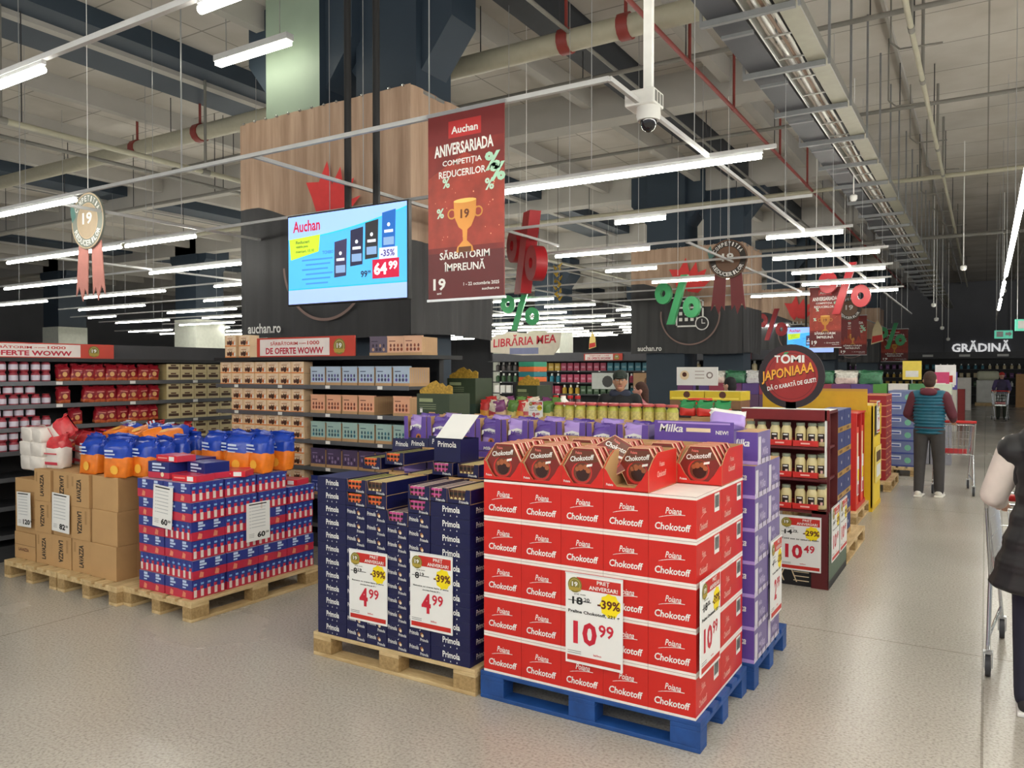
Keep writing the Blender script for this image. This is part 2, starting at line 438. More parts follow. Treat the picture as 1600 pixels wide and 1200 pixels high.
pipe('y', 3, 30, -12.4, 5.2, .03, GREYPIPE, 'thin grey lengthwise pipe at the far left', (), 6)
pipe('x', -24, -8.6, 9.6, 5.1, .03, GREYPIPE, 'thin grey crosswise pipe at the left above the rosette', (), 6)
pipe('x', -24, -8.6, 12.6, 5.2, .05, PIPE, 'pale crosswise pipe at the left, farther back', (), 6)
pipe('y', 4, 24, -4.4, 5.9, .025, GREYPIPE, 'thin grey lengthwise pipe right of the column head', (), 7)
t = thing('cable_tray', 'galvanised cable tray full of cables running down the hall under the ceiling', 'tray')
TRAY = mat((150, 150, 145), .4, .6); BRK = mat((128, 130, 132), .5, .3)
MB().box(-1.88, -1.87, 5, 46, 4.99, 5.09, TRAY).box(-1.62, -1.44, 5, 46, 4.99, 5.0, mat((150, 148, 132), .5, .2)).box(-1.44, -1.43, 5, 46, 4.99, 5.09, TRAY).build('tray_channel', t)
for i in range(60): MB().box(-1.87, -1.62, 5.3 + .62 * i, 5.33 + .62 * i, 4.99, 5.0, TRAY).build('rung', t)
for i, (x, m, r) in enumerate(((-1.83, mat((150, 140, 130)), .016), (-1.78, mat((225, 225, 222)), .018), (-1.73, mat((120, 96, 78)), .016), (-1.68, mat((235, 235, 230)), .02), (-1.66, CHAR, .017))):
    c = MB(); p = None
    for k in range(42):
        q = (x + .012 * math.sin(k * 1.7 + i), 5 + k, 5.03 + .01 * math.sin(k + i))
        if p: c.tube(p, q, r, m, 6)
        p = q
    c.build('cable', t, smooth=60)
MB().box(-1.895, -1.882, 5, 46, 4.985, 5.02, mat((235, 235, 232), .3, .4)).build('light_edge_strip', t)
for i in range(22):
    y = 5.6 + 1.5 * i
    q = MB(); q.box(-2.3, -1.45, y, y + .05, 4.93, 4.985, BRK); q.box(-2.3, -2.275, y, y + .025, 4.985, 6.6, BRK); q.box(-1.425, -1.40, y, y + .025, 4.93, 6.6, BRK); q.box(-2.2, -1.9, y + .35, y + .40, 4.93, 4.96, BRK)
    q.build('tray_bracket', t)
t = thing('cable_duct', 'dark cable duct beside the galvanised tray under the ceiling', 'duct')
MB().box(-2.24, -1.93, 6, 40, 5.0, 5.05, mat((66, 68, 74), .5)).build('duct_body', t)
for i in range(14):
    x = -1.25 + (i % 3) * .12; y = 6 + 2.2 * i
    tag(MB().path([(x, y, 6.6), (x, y, 5.7), (x + .1, y, 5.6), (x + .55, y, 5.58)], .011, GREYPIPE, 5).build('conduit'),
        'thin grey conduit bent down from the ceiling right of the tray, %s from the front' % ORD[i], 'conduit', 'conduits beside the cable tray')
# dome camera on its pole
t = thing('dome_camera', 'white dome security camera on a long white ceiling pole', 'camera', (-1.86, 4.72, 0))
MB().box(-.028, .028, -.02, .02, 3.53, 6.6, WHITE).build('pole', t)
k = MB(); k.box(-.13, .07, -.09, .09, 3.43, 3.53, WHITE); k.build('junction_box', t, bevel=.01)
k = MB()
for i in range(3): k.box(.0701, .0715, -.07 + .05 * i, -.035 + .05 * i, 3.445, 3.515, mat((120, 120, 116)))
k.build('vent_slots', t)
MB().lathe([(.075, 3.43), (.078, 3.38), (.07, 3.345)], WHITE, (0, 0, 0), 20).build('camera_collar', t, smooth=40)
MB().lathe([(.055, 3.35), (.052, 3.32), (.036, 3.29), (.012, 3.275)], mat((30, 30, 34), .08, spec=.8), (0, 0, 0), 18).build('dome', t, smooth=60)
# little white beacons / sensors hanging on thin rods
for i, (x, y, z) in enumerate(((-7.9, 8.6, 2.92), (-13.3, 17.5, 2.75), (-.42, 19, 3.9), (-1.25, 24.5, 3.55), (-1.3, 27, 3.3), (-1.25, 29.5, 3.15), (-1.2, 33, 2.9), (-1.9, 14, 4.6), (.4, 25, 3.9))):
    t = thing('ceiling_sensor', 'white sensor on a thin rod, ' + ('left of the wood print banner', 'over the far left shelves', 'between the red percent sign and the tray', 'first of the row left of the green wall letters', 'second of the row left of the green wall letters', 'third of the row left of the green wall letters', 'last of the row above the wall letters', 'just above the long strip light row beside the tray', 'beside the aisle strip lights')[i], 'sensor', (x, y, z), 0, 'small sensors hanging on rods')
    MB().tube((0, 0, .08), (0, 0, 6.6 - z), .01, WHITE, 6).build('rod', t)
    MB().lathe([(.03, .08), (.06, .06), (.06, 0), (.035, -.03)], WHITE, (0, 0, 0), 12).build('sensor_body', t, smooth=40)
EXITG = mat((96, 190, 160), emit=.7)
for i, (x, y, z) in enumerate(((-22.3, 20.5, 3.05), (.92, 24, 2.78), (.55, 34, 2.95))):
    t = thing('exit_sign', ('green lit exit sign hanging at the far left', 'green lit exit sign at the right edge above the aisle', 'small green lit exit sign before the end of the wall letters')[i], 'sign', (x, y, z), .35, 'green exit signs')
    MB().box(-.3, .3, -.02, .02, 0, .3, EXITG).build('sign_face', t)
    g = MB(); g.rect(-.24, -.02, .06, .26, (0, -.022, 0), *FX, WHITE); g.poly([(.06, .12), (.18, .12), (.18, .06), (.28, .17), (.18, .27), (.18, .22), (.06, .22)], (0, -.022, 0), *FX, WHITE); g.build('arrow_mark', t)
    for sx in (-.25, .25): MB().tube((sx, 0, .30), (sx, 0, 6.6 - z), .008, WHITE, 5).build('rod', t)
# letters on the far wall
t = thing('wall_lettering', 'white raised department name GRĂDINĂ on the dark far wall', 'lettering', (-2.2, 48.98, 3.05))
FW = dict(o=(0, 0, 0), u=FX[0], v=FX[1])
g = MB(); g.text('GRĂDINĂ', .6, -.27, 2.72, .62, *FW.values(), mat((240, 240, 240), emit=.6), .05, .03)
g.build('letters', t)

# ---------------------------------------------------------------- pallets
def pallet_maker(wood, block):
    def f(name):
        r = bpy.data.objects.new(name, None); COL.objects.link(r)
        for y, w in ((-.3275, .145), (-.165, .1), (0, .145), (.165, .1), (.3275, .145)):
            MB().box(-.6, .6, y - w / 2, y + w / 2, .122, .144, wood).build('deck_board', r, bevel=.003)
        for x in (-.5275, 0, .5275):
            MB().box(x - .0725, x + .0725, -.4, .4, .1, .122, wood).build('cross_board', r, bevel=.003)
            for y in (-.35, 0, .35):
                MB().box(x - .0725, x + .0725, y - .05, y + .05, .022, .1, block).build('block', r, bevel=.003)
        for y in (-.35, 0, .35):
            MB().box(-.6, .6, y - .05, y + .05, 0, .022, wood).build('bottom_board', r, bevel=.003)
        return r
    return f
WP = Kind(pallet_maker(PALLETWOOD, CHIP), 'pallet', 'pallet', 'plain wooden pallets')
BP = Kind(pallet_maker(BLUEWOOD, BLUEWOOD), 'pallet', 'pallet', 'blue painted pallets')
BP.put((-1.69, 3.82, 0), 'blue painted pallet under the red chocolate cartons')
BP.put((-1.66, 4.66, 0), 'blue painted pallet under the purple cartons, behind the red stack')
BP.put((-2.9, 4.66, 0), 'blue painted pallet behind the navy stack, under purple cases')
WP.put((-2.91, 3.80, 0), 'wooden pallet under the navy chocolate cartons')
WP.put((-5.06, 3.98, 0), 'wooden pallet under the red and blue shrink packs', PI / 2)
WP.put((-5.86, 3.93, 0), 'wooden pallet under the right half of the brown cartons', PI / 2)
WP.put((-6.68, 3.93, 0), 'wooden pallet at the left edge under the brown cartons', PI / 2)

# ---------------------------------------------------------------- price signs
SR = mat((200, 44, 34), .45); SY = mat((248, 224, 20), .45, var=.01); SB = mat((28, 28, 28), .6); SP = mat((203, 32, 56), .45)
def rosette(b, cx, cy, r, o, u, v, w=.002):
    b.disc(cx, cy, r, o, u, v, OLIVE, w); b.annulus(cx, cy, r * .72, r * .78, o, u, v, mat((214, 200, 120)), w + .0006, 24)
    b.poly([(cx - r * .8, cy - r * .75), (cx + r * .8, cy - r * .75), (cx + r * .95, cy - r * .3), (cx - r * .95, cy - r * .3)], o, u, v, mat((176, 152, 60)), w + .0008)
    b.text('19', cx - r * .42, cy - r * .2, r * .84, r * .62, o, u, v, WHITE, w + .0012, .03)
def price_sign(loc, label, old, oc, pct, big, cents, lines, rz=0.0, w=.3, h=.44, tilt=0.0):
    t = thing('price_sign', label, 'sign', loc, rz, 'anniversary price signs')
    b = MB().box(0, w, -.003, .003, 0, h, PAPER)
    o = (0, -.003, 0); K = dict(o=o, u=FX[0], v=FX[1]); ow = (o, FX[0], FX[1])
    b.rect(.03 * w, .97 * w, .03 * h, .09 * h, *ow, SR, .0008); b.rect(.2 * w, .97 * w, .83 * h, .965 * h, *ow, SR, .0008)
    b.text('PREȚ', .56 * w, .90 * h, .22 * w, .055 * h, **K, m=WHITE, up=.0016); b.text('ANIVERSAR!', .42 * w, .845 * h, .5 * w, .045 * h, **K, m=WHITE, up=.0016)
    n = 18
    b.poly([((.79 + .19 * math.cos(2 * PI * i / n) * (1 if i % 2 else .86)) * w if .79 + .19 * math.cos(2 * PI * i / n) < .96 else .965 * w, (.70 + .135 * math.sin(2 * PI * i / n) * (1 if i % 2 else .88)) * h) for i in range(n)], *ow, SY, .0008)
    b.text(pct, .57 * w, .655 * h, .39 * w, .10 * h, **K, m=mat((96, 40, 16)), up=.0016, bold=.03)
    b.text('preț vechi', .16 * w, .765 * h, .2 * w, .018 * h, **K, m=SB, up=.0012)
    b.text(old, .12 * w, .66 * h, (.1 if len(old) == 1 else .19) * w, .085 * h, **K, m=SB, up=.0012, bold=.03)
    b.text(oc, (.24 if len(old) == 1 else .33) * w, .70 * h, .1 * w, .045 * h, **K, m=SB, up=.0012)
    b.rect(.05 * w, .46 * w, .698 * h, .706 * h, *ow, SB, .002)
    for i, (s, x, ww, hh) in enumerate(lines):
        b.text(s, x * w, (.555 - .045 * i) * h, ww * w, hh * h, **K, m=SB, up=.0012, bold=.03)
    wd_ = .22 if len(big) == 1 else .42
    x0 = .28 if len(big) == 1 else .14
    b.text(big, x0 * w, .22 * h, wd_ * w, .26 * h, **K, m=SP, up=.0012, bold=.035)
    b.text(cents, (x0 + wd_ + .03) * w, .34 * h, .26 * w, .14 * h, **K, m=SP, up=.0012, bold=.02)
    b.text('lei/buc', .5 * w, .12 * h, .14 * w, .022 * h, **K, m=SP, up=.0012)
    for i in range(2): b.rect(.04 * w, .28 * w, (.135 - .022 * i) * h, (.14 - .022 * i) * h, *ow, SB, .001)
    rosette(b, .17 * w, .875 * h, .125 * w, *ow)
    b.build('sign_board', t)
    k = MB(); k.rect(-.002, w + .002, h - .004, h + .004, o, *FX, mat((225, 228, 230), .2), .001); k.build('holder_edge', t)
    t.rotation_euler.y = tilt
    return t
price_sign((-1.772, 3.412, .297), 'price sign 10 99 on the front of the red carton stack', '18', '20', '-39%', '10', '99', [('Praline Chokotoff, 221 g', .05, .9, .045)], w=.305, h=.445)
price_sign((-1.094, 3.425, .345), 'price sign 10 99 on the right side of the red carton stack', '18', '20', '-39%', '10', '99', [('Praline Chokotoff, 221 g', .05, .9, .045)], PI / 2)
L2 = [('Batoane cu crema lapte si alune', .08, .84, .024), ('ciocolata Primola 37 g', .3, .42, .024)]
price_sign((-3.205, 3.396, .275), 'left price sign 4 99 on the navy carton stack', '8', '19', '-39%', '4', '99', L2, w=.29, h=.415)
price_sign((-2.745, 3.396, .305), 'right price sign 4 99 on the navy carton stack', '8', '19', '-39%', '4', '99', L2, w=.29, h=.425)
def list_sign(loc, label, num, w, h, rz=0.0, tilt=0.0):
    t = thing('price_list', label, 'sign', loc, rz, 'white paper price lists')
    b = MB().box(0, w, -.002, .002, 0, h, PAPER); o = (0, -.002, 0)
    b.rect(.1 * w, .85 * w, .935 * h, .965 * h, o, *FX, SB, .0006)
    for i in range(7):
        b.rect(.2 * w, .8 * w, (.86 - .085 * i) * h, (.875 - .085 * i) * h, o, *FX, mat((176, 180, 184)), .0006)
        b.rect(.12 * w, .17 * w, (.85 - .085 * i) * h, (.88 - .085 * i) * h, o, *FX, mat((200, 200, 204)), .0006)
    b.text(num, .45 * w, .07 * h, (.17 * len(num)) * w, .15 * h, o, *FX, SB, .001, .04)
    b.text('00', (.47 + .17 * len(num)) * w, .15 * h, .14 * w, .06 * h, o, *FX, SB, .001, .02)
    for i in range(3): b.rect(.1 * w, .32 * w, (.10 + .04 * i) * h, (.11 + .04 * i) * h, o, *FX, mat((150, 150, 150)), .0006)
    b.build('sheet', t); t.rotation_euler.y = tilt
list_sign((-7.0, 3.40, .43), 'white price list 120 on the leftmost brown cartons', '120', .215, .29, 0, -.02)
list_sign((-6.46, 3.40, .45), 'white price list 82 on the middle of the brown cartons', '82', .25, .31, 0, .03)
list_sign((-5.12, 3.40, .63), 'white price list 60 on the front of the shrink pack stack', '60', .22, .30, 0, .06)
list_sign((-4.695, 3.88, .46), 'white price list 60 on the right side of the shrink pack stack', '60', .22, .29, PI / 2, 0)

# ---------------------------------------------------------------- red chocolate cartons
CW, CD, CH = .2315, .39, .2045
WW = mat((240, 232, 226), .5)
def choc_carton(name):
    b = MB().box(.0008, CW - .0008, 0, CD, .013, CH - .014, RED)
    b.box(.0008, CW - .0008, 0, CD, .0005, .013, WW); b.box(.0008, CW - .0008, 0, CD, CH - .014, CH - .0015, WW)
    b.box(.002, CW - .002, .001, CD - .001, CH - .0016, CH, mat((120, 30, 26)), top=WW)
    for (o, u, v, w, s) in (((0, 0, 0), *FX, CW, 1.0), ((CW - .0008, 0, 0), *SX, .16, .8)):
        x0 = 0 if s == 1 else .02
        m = WHITE if s == 1 else mat((238, 176, 164))
        b.text('Chokotoff', x0 + .13 * w, .042, .74 * w, .034, o, u, v, m, .0012, .022, .12)
        b.text('Poiana', x0 + .36 * w, .118, .33 * w, .030, o, u, v, m, .0012, .012, .2)
        for i in range(6):
            a, c = i / 6, (i + 1) / 6; y = lambda q: .098 + .018 * (1 - (1 - q) ** 2)
            b.poly([(x0 + (.22 + .55 * a) * w, y(a)), (x0 + (.22 + .55 * c) * w, y(c)), (x0 + (.22 + .55 * c) * w, y(c) + .003), (x0 + (.22 + .55 * a) * w, y(a) + .0015 + .002 * a)], o, u, v, m, .0012)
    o = (CW - .0008, 0, 0)
    b.rect(.27, .35, .095, .185, o, *SX, WHITE, .001)
    for i in range(9): b.rect(.278 + .0075 * i, .281 + .0075 * i + .002 * (i % 2), .115, .175, o, *SX, SB, .0018)
    return b.build(name, bevel=.0015)
KC = Kind(choc_carton, 'chocolate_carton', 'carton', 'red chocolate cartons')
X0C, Y0C = -2.27, 3.425
for r in range(5):
    for c in range(5):
        KC.put((X0C + CW * c, Y0C, .1445 + CH * r), 'red praline carton, %s in the %s of the front' % (oth(c, 5), row(r, 5)))
    KC.put((X0C + CW * 4, Y0C + CD + .003, .1445 + CH * r), 'red praline carton at the rear of the right side, %s' % row(r, 5))
for r in (3, 4):
    for c in range(4):
        KC.put((X0C + CW * c, Y0C + CD + .003, .1445 + CH * r), 'red praline carton behind the front face, %s, %s' % (oth(c, 5), row(r, 5)))
def choc_tray(name):
    r = bpy.data.objects.new(name, None); COL.objects.link(r)
    W, D = CW - .0015, CD - .002
    MB().box(0, W, 0, D, 0, .004, KRAFT).build('tray_base', r)
    b = MB().prism([(0, 0), (W, 0), (W, .105), (.94 * W, .095), (.84 * W, .055), (.7 * W, .018), (.3 * W, .018), (.16 * W, .055), (.06 * W, .095), (0, .105)], (0, .004, 0), *FX, .004, KRAFT, RED)
    b.text('Poiana', .06 * W, .02, .16 * W, .012, (0, 0, 0), *FX, WHITE, .001); b.build('tray_front', r)
    MB().prism([(0, 0), (W, 0), (W, .18), (0, .18)], (0, D, 0), *FX, .004, KRAFT, KRAFT).build('tray_back', r)
    b = MB().prism([(.004, 0), (D - .004, 0), (D - .004, .18), (.12, .18), (.06, .15), (.004, .105)], (W - .004, 0, 0), *SX, .004, KRAFT, RED)
    b.text('Poiana', .14, .11, .07, .025, (W, 0, 0), *SX, mat((238, 176, 164)), .001, .015, .2); b.text('Chokotoff', .11, .06, .12, .03, (W, 0, 0), *SX, mat((238, 176, 164)), .001, .02, .1)
    b.build('tray_side', r)
    MB().prism([(.004, 0), (D - .004, 0), (D - .004, .18), (.12, .18), (.06, .15), (.004, .105)], (0, 0, 0), *SX, .004, RED, KRAFT).build('tray_side', r)
    return r
KT = Kind(choc_tray, 'display_tray', 'tray', 'open red display trays')
HR = .109
CHOC = mat((104, 54, 34), .3); CHOC2 = mat((164, 92, 54), .3); MAROON = mat((124, 34, 26), .35); EDGEP = mat((224, 150, 128), .4)
def candy_box(name):
    hx = [(HR * math.cos(PI / 3 * i), HR * math.sin(PI / 3 * i) + HR * .866) for i in range(6)]
    sc = lambda k: [(x * k, (z - HR * .866) * k + HR * .866) for x, z in hx]
    b = MB().prism(hx, (0, .024, 0), *FX, .013, mat((176, 44, 36), .4)); b.prism(sc(.985), (0, .011, 0), *FX, .011, mat((238, 204, 186), .4), mat((226, 190, 150)))
    o = (0, 0, 0); cz = HR * .866
    b.poly(sc(.95), o, *FX, MAROON, .0006)
    b.poly([(-.06, cz + .08), (.05, cz + .08), (.085, cz + .03), (.0, cz + .012), (-.08, cz + .02)], o, *FX, CHOC, .001)
    b.disc(-.005, cz - .03, .056, o, *FX, PRED, .001, 18); b.disc(-.003, cz - .026, .048, o, *FX, CHOC, .0014, 18); b.disc(.0, cz - .034, .036, o, *FX, mat((56, 26, 18), .25), .0018, 14)
    for x, z, q in ((-.012, -.005, .016), (.014, -.002, .014), (.03, -.018, .013), (-.03, -.012, .012)): b.disc(x, cz + z, q, o, *FX, CHOC2, .0022, 8)
    b.poly([(.02, cz + .0), (.05, cz + .006), (.052, cz + .018), (.022, cz + .012)], o, *FX, WHITE, .0024)
    b.text('Chokotoff', -.07, cz + .022, .13, .026, o, *FX, WHITE, .0024, .02, .12, .12)
    b.text('Poiana', -.042, cz + .062, .035, .014, o, *FX, mat((236, 120, 110)), .002)
    return b.build(name)
KB = Kind(candy_box, 'chocolate_box', 'chocolate box', 'hexagonal chocolate boxes')
zt = .1445 + 5 * CH
trays = [(0, 0, 0, 9), (1, 0, 0, 9), (2, 0, 0, 9), (3, 0, 4, 9), (0, 1, 0, 6), (1, 1, 1, 6), (2, 1, 0, 6), (3, 1, 2, 7), (4, 1, 0, 8)]
for c, d, i0, n in trays:
    lab = ('front row' if d == 0 else 'back row')
    x = X0C + CW * c + .0008; y = Y0C + (CD + .003) * d
    KT.put((x, y, zt + .0005), 'open red display tray on the carton stack, %s, %s' % (oth(c, 5), lab))
    for i in range(i0, n):
        rz = 1.05 if (c, d, i) == (0, 0, 0) else 0
        KB.put((x + CW / 2 - .001 + (.006 if i % 2 else -.003), y + .012 + .036 * i + (0.0 if d else 0), zt + .006),
               'hexagonal chocolate box, %s from the front in the %s %s tray' % (ORD[i - i0], lab.replace(' row', ''), ('leftmost', 'second', 'third', 'fourth', 'rightmost')[c]),
               rot=(-.06 - .02 * (i % 3), 0, 0))
h = KB.put((X0C + CW * 2.75, Y0C + .13, zt + .07), 'hexagonal chocolate box lying tilted on top of the third tray', rot=(-.35, .5, .1))

# ---------------------------------------------------------------- navy chocolate cartons
PH = .0797
def navy_face(b, W, H, wide):
    o = (0, 0, 0)
    if wide:
        b.text('Primola', .31 * W, .38 * H, .44 * W, .43 * H, o, *FX, WHITE, .001, .022)
        for i in range(3): b.poly([((.34 + .16 * i) * W, .12 * H), ((.37 + .16 * i) * W, .12 * H), ((.355 + .16 * i) * W, .24 * H)], o, *FX, WHITE, .001)
    else:
        b.text('Primola', .06 * W, .46 * H, .42 * W, .3 * H, o, *FX, WHITE, .001, .012)
        b.text('Primola', .56 * W, .1 * H, .36 * W, .22 * H, o, *FX, WHITE, .001, .012)
        b.disc(.62 * W, .58 * H, .011, o, *FX, mat((150, 96, 56), .4), .001, 8); b.disc(.655 * W, .5 * H, .009, o, *FX, CREAM, .0014, 8)
        b.poly([(.5 * W, .82 * H), (.56 * W, .82 * H), (.57 * W, .93 * H)], o, *FX, WHITE, .001)
def navy_carton(W, D, wide):
    def f(name):
        b = MB().box(.0005, W - .0005, 0, D, .0004, PH - .0006, NAVY, top=mat((30, 36, 90)))
        navy_face(b, W, PH, wide)
        b.text('Primola', .06, .35 * PH, .1, .4 * PH, (W - .0005, 0, 0), *SX, WHITE, .001, .012)
        return b.build(name, bevel=.0012)
    return f
KN = Kind(navy_carton(.154, .385, False), 'chocolate_carton', 'carton', 'narrow navy chocolate cartons')
KWL = Kind(navy_carton(.235, .3, True), 'chocolate_carton', 'carton', 'wide navy chocolate cartons at the left edge')
KWR = Kind(navy_carton(.264, .3, True), 'chocolate_carton', 'carton', 'wide navy chocolate cartons at the right edge')
Y0P = 3.405
lv = [10, 10, 9, 10]
for r in range(12): KWL.put((-3.475, Y0P, .1445 + PH * r), 'wide navy carton at the left edge of the navy stack, %s' % row(r, 12))
for r in range(11): KWR.put((-2.61, Y0P, .1445 + PH * r), 'wide navy carton at the right edge of the navy stack, %s' % row(r, 11))
for c in range(4):
    for r in range(lv[c]):
        KN.put((-3.238 + .1565 * c, Y0P, .1445 + PH * r), 'narrow navy carton, %s of four middle columns, %s' % (ORD[c] + ' from left', row(r, lv[c])))
def bar_tray(name):
    W, D, H = .153, .385, .079
    r = bpy.data.objects.new(name, None); COL.objects.link(r)
    MB().box(0, W, 0, D, 0, .003, KRAFT).build('tray_base', r)
    b = MB().prism([(0, 0), (W, 0), (W, H), (.8 * W, H), (.74 * W, .3 * H), (.12 * W, .3 * H), (.05 * W, H), (0, H)], (0, .003, 0), *FX, .003, KRAFT, NAVY)
    b.text('Primola', .52 * W, .06 * H, .4 * W, .2 * H, (0, 0, 0), *FX, WHITE, .001, .012); b.build('tray_front', r)
    for x in (0, W - .003): MB().box(x, x + .003, .003, D, .003, H, KRAFT, side=NAVY).build('tray_side', r)
    MB().box(.003, W - .003, D - .003, D, .003, H, KRAFT).build('tray_back', r)
    return r
KTR = Kind(bar_tray, 'display_tray', 'tray', 'open navy display trays of bars')
def bar(c1, c2, c3):
    def f(name):
        b = MB().box(0, .026, 0, .33, 0, .068, c1, front=c2, top=c1)
        b.rect(.002, .024, .04, .056, (0, 0, 0), *FX, SB, .0008); b.disc(.013, .022, .009, (0, 0, 0), *FX, c3, .0008, 8)
        b.rect(0, .013, .012, .32, (0, 0, .0695), (1, 0, 0), (0, 1, 0), c3, 0)
        return b.build(name)
    return f
BARS = [Kind(bar(mat((214, 206, 112)), mat((226, 92, 46)), mat((40, 40, 30))), 'chocolate_bar', 'chocolate bar', 'yellow chocolate bars'),
        Kind(bar(mat((232, 214, 210)), mat((196, 70, 140)), mat((70, 40, 30))), 'chocolate_bar', 'chocolate bar', 'pink and white chocolate bars'),
        Kind(bar(mat((200, 170, 120)), mat((78, 44, 34)), mat((226, 210, 150))), 'chocolate_bar', 'chocolate bar', 'brown chocolate bars')]
tl = []
for c in range(4):
    tl.append((-3.238 + .1565 * c, Y0P, .1445 + PH * lv[c], ('first', 'second', 'third', 'fourth')[c] + ' middle column, lower', (0, 0, 1, 1)[c]))
for c in (0, 1, 3): tl.append((-3.238 + .1565 * c, Y0P, .1445 + PH * (lv[c] + 1), ('first', 'second', 'third', 'fourth')[c] + ' middle column, topmost', (0, 2, 1, 1)[c]))
for c in range(2): tl.append((-2.655 + .156 * c, Y0P + .004, .1445 + PH * 11, ('inner', 'outer')[c] + ' top right corner', (1, 2)[c]))
for c in range(5): tl.append((-3.48 + .19 * c, Y0P + .41, .1445 + PH * (12, 12.5, 11, 12, 12)[c], ('far left', 'second', 'third', 'fourth', 'far right')[c] + ' place of the back row', (0, 0, 2, 1, 2)[c]))
for (x, y, z, wh, k) in tl:
    KTR.put((x, y, z + .0005), 'open navy tray of chocolate bars, %s' % wh)
    for i in range(4 if 'back' in wh or i % 2 else 5):
        BARS[k].put((x + .008 + .028 * i, y + .01, z + .0045), '%s chocolate bar, %s from left, tray at %s' % (('yellow', 'pink and white', 'brown')[k], ORD[i], wh))
for c in range(6):
    for r in range(11):
        if r == 10 and c in (2, 3): continue
        KN.put((-3.48 + .19 * c, Y0P + .41, .1445 + PH * r), 'narrow navy carton in the back row, %s place, %s' % (ORD[c], row(r, 12)))
def lid_flap(name):
    b = MB().box(0, .17, 0, .006, 0, .15, NAVY, front=NAVY)
    b.text('Primola', .03, .095, .11, .035, (0, 0, 0), *FX, WHITE, .001, .012)
    return b.build(name)
KL = Kind(lid_flap, 'header_flap', 'flap', 'upright navy carton flaps')
for i, (x, z) in enumerate(((-3.56, 1.12), (-3.42, 1.13), (-3.24, 1.15))):
    KL.put((x, 4.20, z), 'upright navy carton flap behind the navy stack, %s' % oth(i, 3), rot=(-.08, 0, .04 * i))
t = thing('opened_carton', 'opened navy carton with its white lid folded back on the navy stack', 'carton', (-2.93, 3.86, .1445 + PH * 13), 0)
b = MB().box(0, .2, 0, .2, 0, .14, NAVY, notop=True); b.text('Primola', .03, .09, .14, .036, (0, 0, 0), *FX, WHITE, .001, .012); b.build('carton_body', t)
b = MB().prism([(0, 0), (.2, 0), (.2, .2), (0, .2)], (0.0, .02, .142), (1, 0, 0), (.22, .6, .72), .004, PAPER, PAPER); b.build('lid', t)
# ---------------------------------------------------------------- purple cases behind the red and navy stacks
def purple_carton(name):
    W, D, H = .196, .29, .2
    b = MB().box(.0005, W - .0005, 0, D, .001, H - .001, PURP, side=SPURP, top=KRAFT)
    b.text('Milka', .05, .11, .1, .045, (0, 0, 0), *FX, WHITE, .001, .02, .2); b.rect(0, W, .0, .022, (0, 0, 0), *FX, LPURP, .001)
    o = (W - .0005, 0, 0)
    b.rect(.012, .07, .03, .17, o, *SX, mat((214, 210, 218)), .001); b.text('Milka', .1, .05, .13, .05, o, *SX, mat((196, 184, 216)), .001, .02, .2)
    b.text('Milka', .09, .125, .07, .03, o, *SX, mat((196, 184, 216)), .001, .02, .2)
    b.rect(0, D, 0, .03, o, *SX, mat((206, 198, 216)), .0008)
    for i in range(3): b.rect(.07 + .09 * i, .085 + .09 * i, .002, .04, o, *SX, mat((40, 30, 60)), .0014)
    return b.build(name, bevel=.0012)
KP = Kind(purple_carton, 'purple_carton', 'carton', 'purple chocolate cartons')
def purple_case(name):
    W, D, H = .196, .29, .215
    r = bpy.data.objects.new(name, None); COL.objects.link(r)
    MB().box(0, W, 0, D, 0, .004, KRAFT).build('case_base', r)
    b = MB().prism([(0, 0), (W, 0), (W, H), (.8 * W, H), (.76 * W, .3 * H), (.2 * W, .3 * H), (.17 * W, H), (0, H)], (0, .004, 0), *FX, .004, KRAFT, PURP)
    b.text('Milka', .3 * W, .05 * H, .38 * W, .1 * H, (0, 0, 0), *FX, WHITE, .001, .015, .2); b.build('case_front', r)
    for x, m in ((0, KRAFT), (W - .004, SPURP)): MB().box(x, x + .004, .004, D, .004, H, KRAFT, side=m).build('case_side', r)
    MB().prism([(0, 0), (W, 0), (W, H * 1.04), (.7 * W, H * 1.04), (.66 * W, H), (.3 * W, H), (.26 * W, H * 1.07), (0, H * 1.07)], (0, D, 0), *FX, .004, KRAFT, KRAFT).build('case_back', r)
    return r
KPC = Kind(purple_case, 'display_case', 'case', 'open purple display cases')
def bag(w, d, h, low, high, split=.5, art=None, lean=0.0, crimp=True):
    def f(name):
        n = 16; rg = []; R = random.Random(int(w * 1e4 + h * 977)); ms = []
        prof = [(0.0, .80, .78), (.03, .96, .97), (.2, 1.0, 1.02), (.42, .99, 1.0), (split, .97, .95), (.72, .95, .86), (.82, .92, .62), (.90, .95, .26), (.93, .97, .1), (1.0, 1.0, .05)]
        for q, (zf, sx, sy) in enumerate(prof):
            ring = []
            for i in range(n):
                a = 2 * PI * i / n; ca, sa = math.cos(a), math.sin(a)
                px = math.copysign(abs(ca) ** .45, ca) * w / 2 * sx * (1 + .025 * math.sin(5 * a + q)); py = math.copysign(abs(sa) ** .5, sa) * d / 2 * sy * (1 + .06 * math.sin(3 * a + 2 * q))
                k_ = .02 * w * (1 if q else .2) * (3.6 if zf > .55 else 1); ring.append((px + R.uniform(-k_, k_), py + lean * zf * zf + R.uniform(-k_, k_), zf * h + (.006 * math.sin(4 * a + q) + R.uniform(-k_, k_) * .8) * (1 if 0 < q else 0)))
            rg.append(ring)
        ms = [low if prof[i + 1][0] <= split else high for i in range(len(prof) - 1)]
        b = MB().ring_loft(rg, low, True, ms)
        if art: art(b, w, d, h)
        return b.build(name, smooth=50)
    return f
